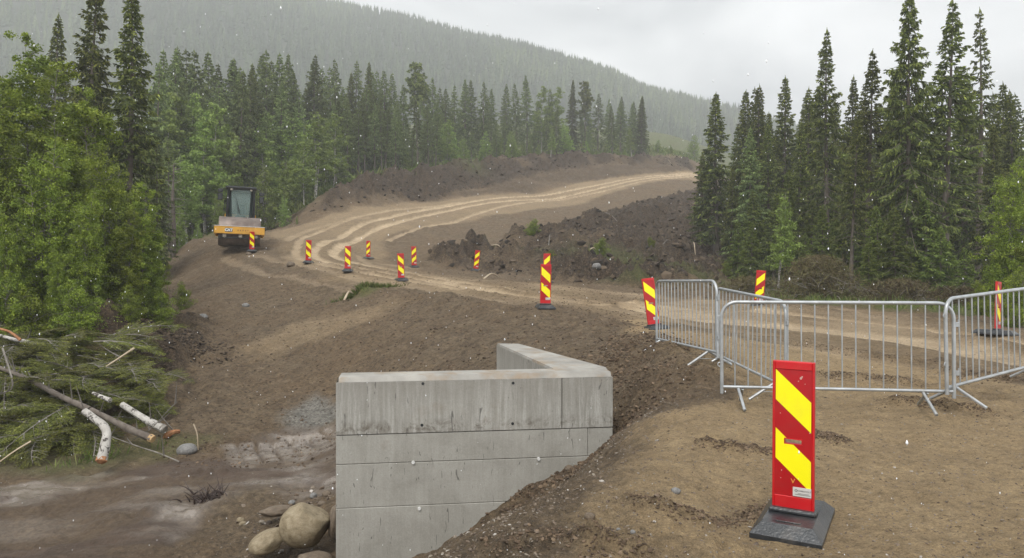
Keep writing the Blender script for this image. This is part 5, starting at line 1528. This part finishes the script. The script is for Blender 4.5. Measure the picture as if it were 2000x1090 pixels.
# ------------------------------------------------------------------ grass and low scrub
def blades(name, x, y, l0, l1, w, mat, seed, spread=.5):
    rs = np.random.RandomState(seed); n = len(x); z = HH(x, y)
    l = rs.uniform(l0, l1, n); d = unit(np.stack([rs.normal(size=n) * spread, rs.normal(size=n) * spread, np.ones(n)], -1))
    fo = Fol(); fo.quads(np.stack([x, y, z], -1) + d * (l * .4)[:, None], d, l, w * rs.uniform(.6, 1.4, n), rs.rand(n), rs=rs)
    o = bpy.data.objects.new(name, fo.mesh(name, mat)); return tag(link(o), kind='stuff')
def by_green(n, lo, hi, ylo, yhi, thr, seed):
    rs = np.random.RandomState(seed); y = np.exp(rs.uniform(math.log(ylo), math.log(yhi), n)); x = rs.uniform(lo, hi, n) * y
    g = terrain(x, y)[1]['green']; k = g > thr + .3 * rs.rand(n) * thr; return x[k], y[k]
x, y = by_green(90000, -.72, .75, 12, 60, .45, 1); blades('grass', x, y, .10, .38, .02, M_GRASS, 1)
x, y = by_green(60000, -.50, .30, 58, 175, .4, 2); blades('far_grass', x, y, .3, 1.1, .14, M_GRASS, 2, .6)
rs_ = np.random.RandomState(4)
_bl = np.array(smooth_line(GL((640,385),(720,358),(850,334),(960,316),(1060,308),(1180,306),(1345,308)), 8)); _t = rs_.rand(9000) * (len(_bl) - 1); _i = _t.astype(int).clip(0, len(_bl) - 2); _f = (_t - _i)[:, None]
_q = _bl[_i] * (1 - _f) + _bl[_i + 1] * _f + rs_.normal(size=(9000, 2)) * 1.6; _k = vnoise(_q[:, 0] * .3, _q[:, 1] * .3, 3) > .38
blades('bank_undergrowth', _q[_k, 0], _q[_k, 1], .35, 1.3, .16, M_GRASS, 8, .6)
gx, gy = G(720, 573); a_ = rs_.normal(size=900)
blades('grass_tuft', gx + a_ * .42 + 0, gy + a_ * .35 + rs_.normal(size=900) * .12, .12, .34, .03, M_GRASS, 6, .8)
# brown brushwood heap at the foot of the right wood
def brush(name, px, top, py, Y, wid, n, seed, lb, mat=M_DEAD):
    rs = np.random.RandomState(seed); random.seed(seed); x0 = (px - 1000) / 1450 * Y; g = H(x0, Y); hgt = (500 - top) / 1450 * Y - g
    t = empty(name, (x0, Y, g)); b = MB()
    for i in range(n):
        a = random.uniform(0, 6.28); p = Vector((random.gauss(0, wid * .42), random.gauss(0, .5), 0)); f = max(.1, 1 - (p.x / wid) ** 2)
        p.z = random.uniform(0, .6) * hgt * f; L = random.uniform(.5, 1.3)
        branch_wood(b, p, Vector((math.cos(a), math.sin(a) * .6, random.uniform(0, .9))), L, .012, random.uniform(-1.6, .2), 4, 3)
    b.build('branches', M_BARKG, t)
    m = n * 60; q = rs.normal(size=(m, 3)) * np.array([wid * .42, .5, 1]); q[:, 2] = rs.rand(m) * hgt * np.clip(1 - (q[:, 0] / wid) ** 2, .1, 1)
    fo = Fol(); d = unit(rs.normal(size=(m, 3)) + np.array([0, 0, -.4])); l = rs.uniform(.10, .40, m); fo.quads(q, d, l, np.full(m, .022), rs.rand(m), rs=rs)
    link(bpy.data.objects.new('twigs', fo.mesh('twigs', mat)), t)
    return tag(t, lb, 'brushwood')
brush('brushwood_heap', 1600, 498, 590, 27.5, 1.9, 110, 1, 'heap of brown dead spruce branches below the bare grey trunk')
brush('brushwood_heap', 1465, 540, 575, 32, 1.6, 60, 2, 'low brown brushwood left of the marker board under the right wood')
brush('brushwood_heap', 1760, 545, 600, 26, 2.0, 70, 3, 'mixed brown twigs along the wood edge behind the front barrier')
brush('brushwood_heap', 1880, 560, 600, 24, 1.6, 50, 4, 'sparse brown twigs near the right end of the wood edge')
# scrub of fresh green by the peat
for i, (px, py, s, lb) in enumerate(((1175,512,1.0,'low green scrub on the black earth ridge'),(1042,478,1.1,'small young spruce clump on the middle peat heap'),(1075,527,.7,'green tuft right behind the pair of boards'),(1270,500,.7,'green scrub to the right on the churned peat'))):
    gx, gy = G(px, py); o = instance('bs'); o.location = (gx, gy, H(gx, gy) - .1); o.scale = (s * .45, s * .45, s * .38); o.rotation_euler = (0, 0, i); tag(o, lb, 'shrub')

# ------------------------------------------------------------------ felled spruce tops and birch logs
def make_bough(seed=3, L=2.0):
    rs = np.random.RandomState(seed); random.seed(seed); t = empty('spruce_bough'); b = MB(); fo = Fol()
    n = 8; pts = [np.zeros(3)]; d = np.array([1.0, 0, .22])
    for i in range(n): d = unit(d + np.array([0, rs.normal() * .05, -.07])); pts.append(pts[-1] + d * L / n)
    pts = np.array(pts); b.tube(pts, [.02 * (1 - .8 * i / n) for i in range(n + 1)], 5, cap=False)
    for k in range(46):
        s = rs.uniform(.10, .98); i0 = min(int(s * n), n - 1); fr = s * n - i0; p = pts[i0] * (1 - fr) + pts[i0 + 1] * fr; ax = unit(pts[i0 + 1] - pts[i0])
        sd = 1 if k % 2 else -1; d1 = unit(ax * .75 + sd * np.array([-ax[1], ax[0], 0]) + np.array([0, 0, rs.normal() * .18 - .08]))
        l1 = (.62 * (1 - s) + .16) * rs.uniform(.8, 1.2); b.tube([p, p + d1 * l1 * .5, p + d1 * l1 + np.array([0, 0, -.05])], [.006, .004, .002], 3, cap=False)
        m2 = int(l1 * 22) + 2
        for j in range(m2):
            f = (j + .5) / m2; q = p + d1 * l1 * f; s2 = 1 if j % 2 else -1; pr = np.cross(d1, [0, 0, 1]); pr = pr / np.linalg.norm(pr)
            d2 = unit(d1 * .8 + pr * s2 * .8 + np.array([0, 0, rs.normal() * .12 - .1])); l2 = (.20 * (1 - f) + .06) * rs.uniform(.8, 1.2)
            mm = max(3, int(l2 / .018)); ff = (np.arange(mm) + .5) / mm
            c = q + d2[None] * (l2 * ff)[:, None]; p2 = np.cross(d2, [0, 0, 1]); sg = np.where(np.arange(mm) % 2, 1, -1)[:, None]
            nd = unit(d2[None] * .8 + p2[None] * sg + rs.normal(size=(mm, 3)) * .25)
            tn = np.full(mm, np.clip(.35 + .45 * f + .2 * rs.normal(), 0, 1))
            fo.quads(c + nd * .012, nd, np.full(mm, .042), np.full(mm, .013), tn, rs=rs)
    b.build('stem', M_BARKG, t); link(bpy.data.objects.new('needles', fo.mesh('needles', M_BOUGH)), t)
    return t
M_BOUGH = leaf_mat('bough_needles', [(0, (.050, .058, .018)), (.45, (.115, .128, .030)), (.8, (.20, .21, .045)), (1, (.28, .28, .07))], .6, .25, .3)
bo = [make_bough(3, 2.0), make_bough(8, 1.6)]; first = [True, True]
pile = [(0,640,400,880)]
rb = random.Random(12); GBO = 'cut spruce boughs heaped in the left brush pile'
nb = 0
while nb < 185:
    px = rb.uniform(-60, 325); py = rb.uniform(655, 880)
    lim = np.interp(px, [-60, 0, 200, 270, 325], [655, 660, 665, 700, 770]); low_ = np.interp(px, [-60, 150, 260, 325], [875, 870, 835, 812])
    if py < lim or py > low_: continue
    if py < 700 and 125 < px < 250: continue
    k = nb % 2
    o = bo[k] if first[k] else copy_tree(bo[k]); first[k] = False
    gx, gy = G(px, py); lift = rb.uniform(.0, .75) * min(1, (low_ - py) / 70)
    o.location = (gx, gy - lift * .6, H(gx, gy) + .05 + lift)
    o.rotation_euler = (rb.uniform(-.35, .35), rb.uniform(-.25, .30), (rb.choice([rb.uniform(-1.2, .5), rb.uniform(1.5, 4.5)]) if px < 240 else rb.choice([rb.uniform(1.8, 4.2), rb.uniform(-1.4, -.3)]))); s = rb.uniform(.5, .95) * (.8 if px > 240 else 1); o.scale = (s, s, s)
    zone_ = 'upper' if py < 740 else ('middle' if py < 800 else 'lower')
    side_ = 'left end' if px < 110 else ('middle part' if px < 240 else 'right end')
    tag(o, f'olive green spruce bough in the {zone_} layer of the brush pile, {side_}', 'spruce bough', f'boughs in the {zone_} layer, {side_} of the brush pile')
    nb += 1

def log(name, pts, rad, mat, label, cat, cut=None, cutr=None, stubs=0, seed=0, sides=10):
    random.seed(seed)
    V_ = [P(*p) for p in pts]; o0 = V_[-1]
    t = empty(name, tuple(o0)); m = MB(); rr = [rad * (1 - .35 * (1 - i / (len(V_) - 1))) for i in range(len(V_))]
    W_ = [v - o0 for v in V_]; fine = []
    Wp = smooth3(W_, 4); rr = list(np.interp(np.linspace(0, 1, len(Wp)), np.linspace(0, 1, len(rr)), rr))
    m.tube(Wp, rr, sides, jit=.16); m.build('bark', mat, t, smooth=True)
    if cut:
        d = (Wp[-1] - Wp[-2]).normalized(); c = MB(); c.tube([Wp[-1] - d * .05, Wp[-1] + d * .02, Wp[-1] + d * (.03 if not cutr else cutr)], [rr[-1] * 1.02, rr[-1] * .97, rr[-1] * (.9 if not cutr else .25)], sides, jit=.35 if cutr else .05); c.build('cut_end', cut, t)
    for i in range(stubs):
        j = random.randint(0, len(Wp) - 2); b = MB(); a = random.uniform(0, 3.14)
        branch_wood(b, Wp[j], Vector((math.cos(a), -.4, math.sin(a) + .2)), random.uniform(.15, .6), .018, .3, 3, 4); b.build('branch_stub', M_BARKG, t)
    return tag(t, label, cat)
def smooth3(pts, n):
    Pn = [2 * pts[0] - pts[1]] + list(pts) + [2 * pts[-1] - pts[-2]]; out = []
    for i in range(1, len(Pn) - 2):
        for k in range(n):
            t = k / n; a, b, c, d = Pn[i-1:i+3]
            out.append(.5 * ((2 * b) + (c - a) * t + (2 * a - 5 * b + 4 * c - d) * t * t + (3 * b - a - 3 * c + d) * t ** 3))
    out.append(Pn[-2]); return out
log('birch_log', [(165,803,13.5),(205,835,13.15),(206,866,12.95),(198,900,12.75)], .092, M_BARKB, 'thick white birch log bent downward, its torn orange end on the mud', 'log', M_CUTO, .05, 2, 1)
log('spruce_log', [(178,800,14.2),(240,832,14.0),(297,857,13.85)], .075, M_BARK, 'grey brown log with pale sawn end pointing right out of the brush pile', 'log', M_CUT, None, 3, 2)
log('birch_log', [(238,790,14.6),(285,820,14.4),(320,838,14.3)], .085, M_BARKB, 'short birch log with grey end at the right of the brush pile', 'log', M_BARKG, None, 2, 3)
log('felled_spruce', [(-30,708,15.6),(50,738,15.2),(110,770,14.8),(175,800,14.4)], .062, M_BARK, 'long grey felled trunk lying diagonally across the brush pile', 'felled trunk', None, None, 10, 4)
log('birch_log', [(-20,650,17.2),(30,664,17),(60,668,16.9),(103,682,16.7)], .055, M_BARKB, 'white birch trunk lying at the upper left of the brush pile', 'log', None, None, 2, 5)
log('broken_branch', [(-10,640,16.8),(18,648,16.8),(40,664,16.8)], .035, M_CUTO, 'torn orange brown branch over the upper left birch trunk', 'branch', None, None, 0, 6)
log('peeled_branch', [(207,716,16.0),(235,698,16.1),(262,680,16.2)], .024, M_PALEW, 'pale peeled branch sticking up right of the brush pile top', 'branch', None, None, 1, 7)
log('birch_piece', [(262,642,20.3),(280,637,20.4),(293,631,20.5)], .07, M_BARKB, 'short birch piece lying on the peat below the leaf wall', 'log', None, None, 0, 8)
log('birch_log', [(182,768,14.7),(200,776,14.6),(215,782,14.5)], .05, M_BARKB, 'thin pale birch end between boughs in the middle of the pile', 'log', None, None, 0, 9)
log('split_wood', [(350,843,14.6),(338,844,14.5),(326,851,14.45)], .06, M_CUTO, 'orange split wood lump right of the sawn logs', 'wood piece', M_CUTO, .08, 1, 10, 7)
log('thin_branch', [(215,852,13.9),(270,872,13.6),(310,885,13.4),(350,902,13.2)], .014, M_BARKG, 'long thin bare branch reaching from the pile towards the grey stone', 'branch', None, None, 3, 11, 5)
log('thin_branch', [(-5,905,12.6),(30,880,12.8),(60,862,13.0)], .018, M_PALEW, 'pale forked stick at the lower left edge by the moss', 'branch', None, None, 1, 12, 5)
log('thin_branch', [(0,770,14.6),(25,752,14.6),(5,680,15.0)], .02, M_BARKG, 'dark bare stick curving at the left picture edge over the pile', 'branch', None, None, 2, 13, 5)
log('thin_branch', [(258,860,14.2),(292,840,14.0),(330,800,13.9),(346,785,13.9)], .010, M_BARKG, 'thin bare twig bending over the right end of the pile', 'branch', None, None, 2, 14, 4)
log('wood_stake', [(387,880,14.0),(385,848,14.0),(378,828,14.0)], .014, M_PALEW, 'thin pale stake standing in the mud right of the orange wood', 'stake', None, None, 0, 15, 5)
# roots and sticks thrown about the peat
stk = [(1098,545,1130,556,'curved pale root on the black earth ridge'),(1068,462,1082,488,'pale stick leaning on the middle peat heap'),(960,492,985,505,'twisted pale root behind the second marker board'),(1300,325,1312,332,'pale timber piece beside the far end of the road'),
 (1152,505,1168,502,'short pale stick left of the low green scrub'),(1295,492,1312,484,'thin stick on the churned peat at right'),(1355,500,1358,512,'upright splinter near the edge of the right wood'),(1070,500,1074,488,'broken stub between the peat heaps'),
 (672,592,690,582,'thin pale stick below the grass tuft'),(945,548,975,545,'pale root at the foot of the left peat heap'),(1600,560,1640,575,'stick in the brushwood by the long grey trunk'),(575,372,600,385,'grey log pile stick at the clearing edge'),
 (640,345,665,352,'pale felled stem in the clearing left part'),(690,345,705,330,'leaning dead stem in the clearing'),(1180,440,1205,448,'grey root on the upper peat slope')]
for i, (a, b, c, d, lb) in enumerate(stk):
    g0 = G(a, b); g1 = G(c, d)
    if abs(g0[1] - g1[1]) > 4: g1 = (g0[0] + (c - a) / 1450 * g0[1], g0[1] + .3)
    p0 = Vector((*g0, H(*g0) + .08)); p1 = Vector((*g1, H(*g1) + .12)); m = MB(); random.seed(i); mid = (p0 + p1) / 2 + Vector((0, 0, .18)); rr = .035 if g0[1] > 25 else .012
    m.tube(smooth3([p0 - p0, mid - p0, p1 - p0], 3), [rr, rr * 1.1, rr, rr * .9, rr * .8, rr * .7, rr * .4], 6, jit=.3)
    o = m.build('root' if 'root' in lb else 'stick', M_PALEW if 'pale' in lb or 'splinter' in lb else M_BARKG, None, smooth=True); o.location = p0; tag(o, lb, 'root' if 'root' in lb else 'stick')
# dark root mass in the muddy path
t = MB(); random.seed(9)
for i in range(70):
    g = G(410 + random.gauss(0, 22), 985 - random.random() * 22); p = Vector((g[0], g[1], H(*g)))
    a = random.uniform(0, 6.28); branch_wood(t, p, Vector((math.cos(a), math.sin(a), random.uniform(.2, 1.6))), random.uniform(.12, .38), .014, random.uniform(-1.2, .4), 4, 4)
tag(t.build('root_mass', simple_mat('wet_dark_root', (.045, .028, .022), .6), None), 'dark tangle of roots sticking up from the muddy path', 'roots')

# ------------------------------------------------------------------ falling sleet
rs_ = np.random.RandomState(21); n = 1500
y = 2.6 * np.exp(rs_.rand(n) ** .7 * math.log(34 / 2.6)); x = rs_.uniform(-.78, .78, n) * y; z = rs_.uniform(-.45, .40, n) * y
g = HH(x, y); k = z > g + .2; x, y, z = x[k], y[k], z[k]
V_ = np.array([(0,0,1.7),(.8,0,0),(0,.8,0),(-.8,0,0),(0,-.8,0),(0,0,-1.5)]); F_ = np.array([(0,1,2),(0,2,3),(0,3,4),(0,4,1),(5,2,1),(5,3,2),(5,4,3),(5,1,4)])
r = .0036 * np.exp(rs_.normal(size=len(x)) * .38) * (1 + (rs_.rand(len(x)) < .03) * 1.0) * np.clip(y / 7, .7, 1.7)
PV = V_[None] * r[:, None, None] * rs_.uniform(.8, 1.2, (len(x), 6, 1)) + np.stack([x, y, z], -1)[:, None]
m, nt, b = new_mat('sleet_ice'); b.inputs['Base Color'].default_value = (.92, .93, .95, 1); b.inputs['Roughness'].default_value = .3; b.inputs['Subsurface Weight'].default_value = 0.0
tag(link(bpy.data.objects.new('sleet', mesh_np('sleet', PV.reshape(-1, 3), (F_[None] + (np.arange(len(x)) * 6)[:, None, None]).reshape(-1, 3), m))), kind='stuff')
# ------------------------------------------------------------------ rain haze in the valley air
mb = MB(); mb.box((-1500, -60, -30), (1600, 1500, 560))
hm = bpy.data.materials.new('rain_haze'); hm.use_nodes = True
hn, hl = hm.node_tree.nodes, hm.node_tree.links
hn.clear()
ho = hn.new('ShaderNodeOutputMaterial'); pv = hn.new('ShaderNodeVolumePrincipled')
pv.inputs['Color'].default_value = (0.93, 0.95, 0.96, 1)
pv.inputs['Density'].default_value = 0.0010
pv.inputs['Anisotropy'].default_value = 0.0
hl.new(pv.outputs[0], ho.inputs['Volume'])
hz_o = mb.build('haze', hm)
tag(hz_o, kind='stuff')
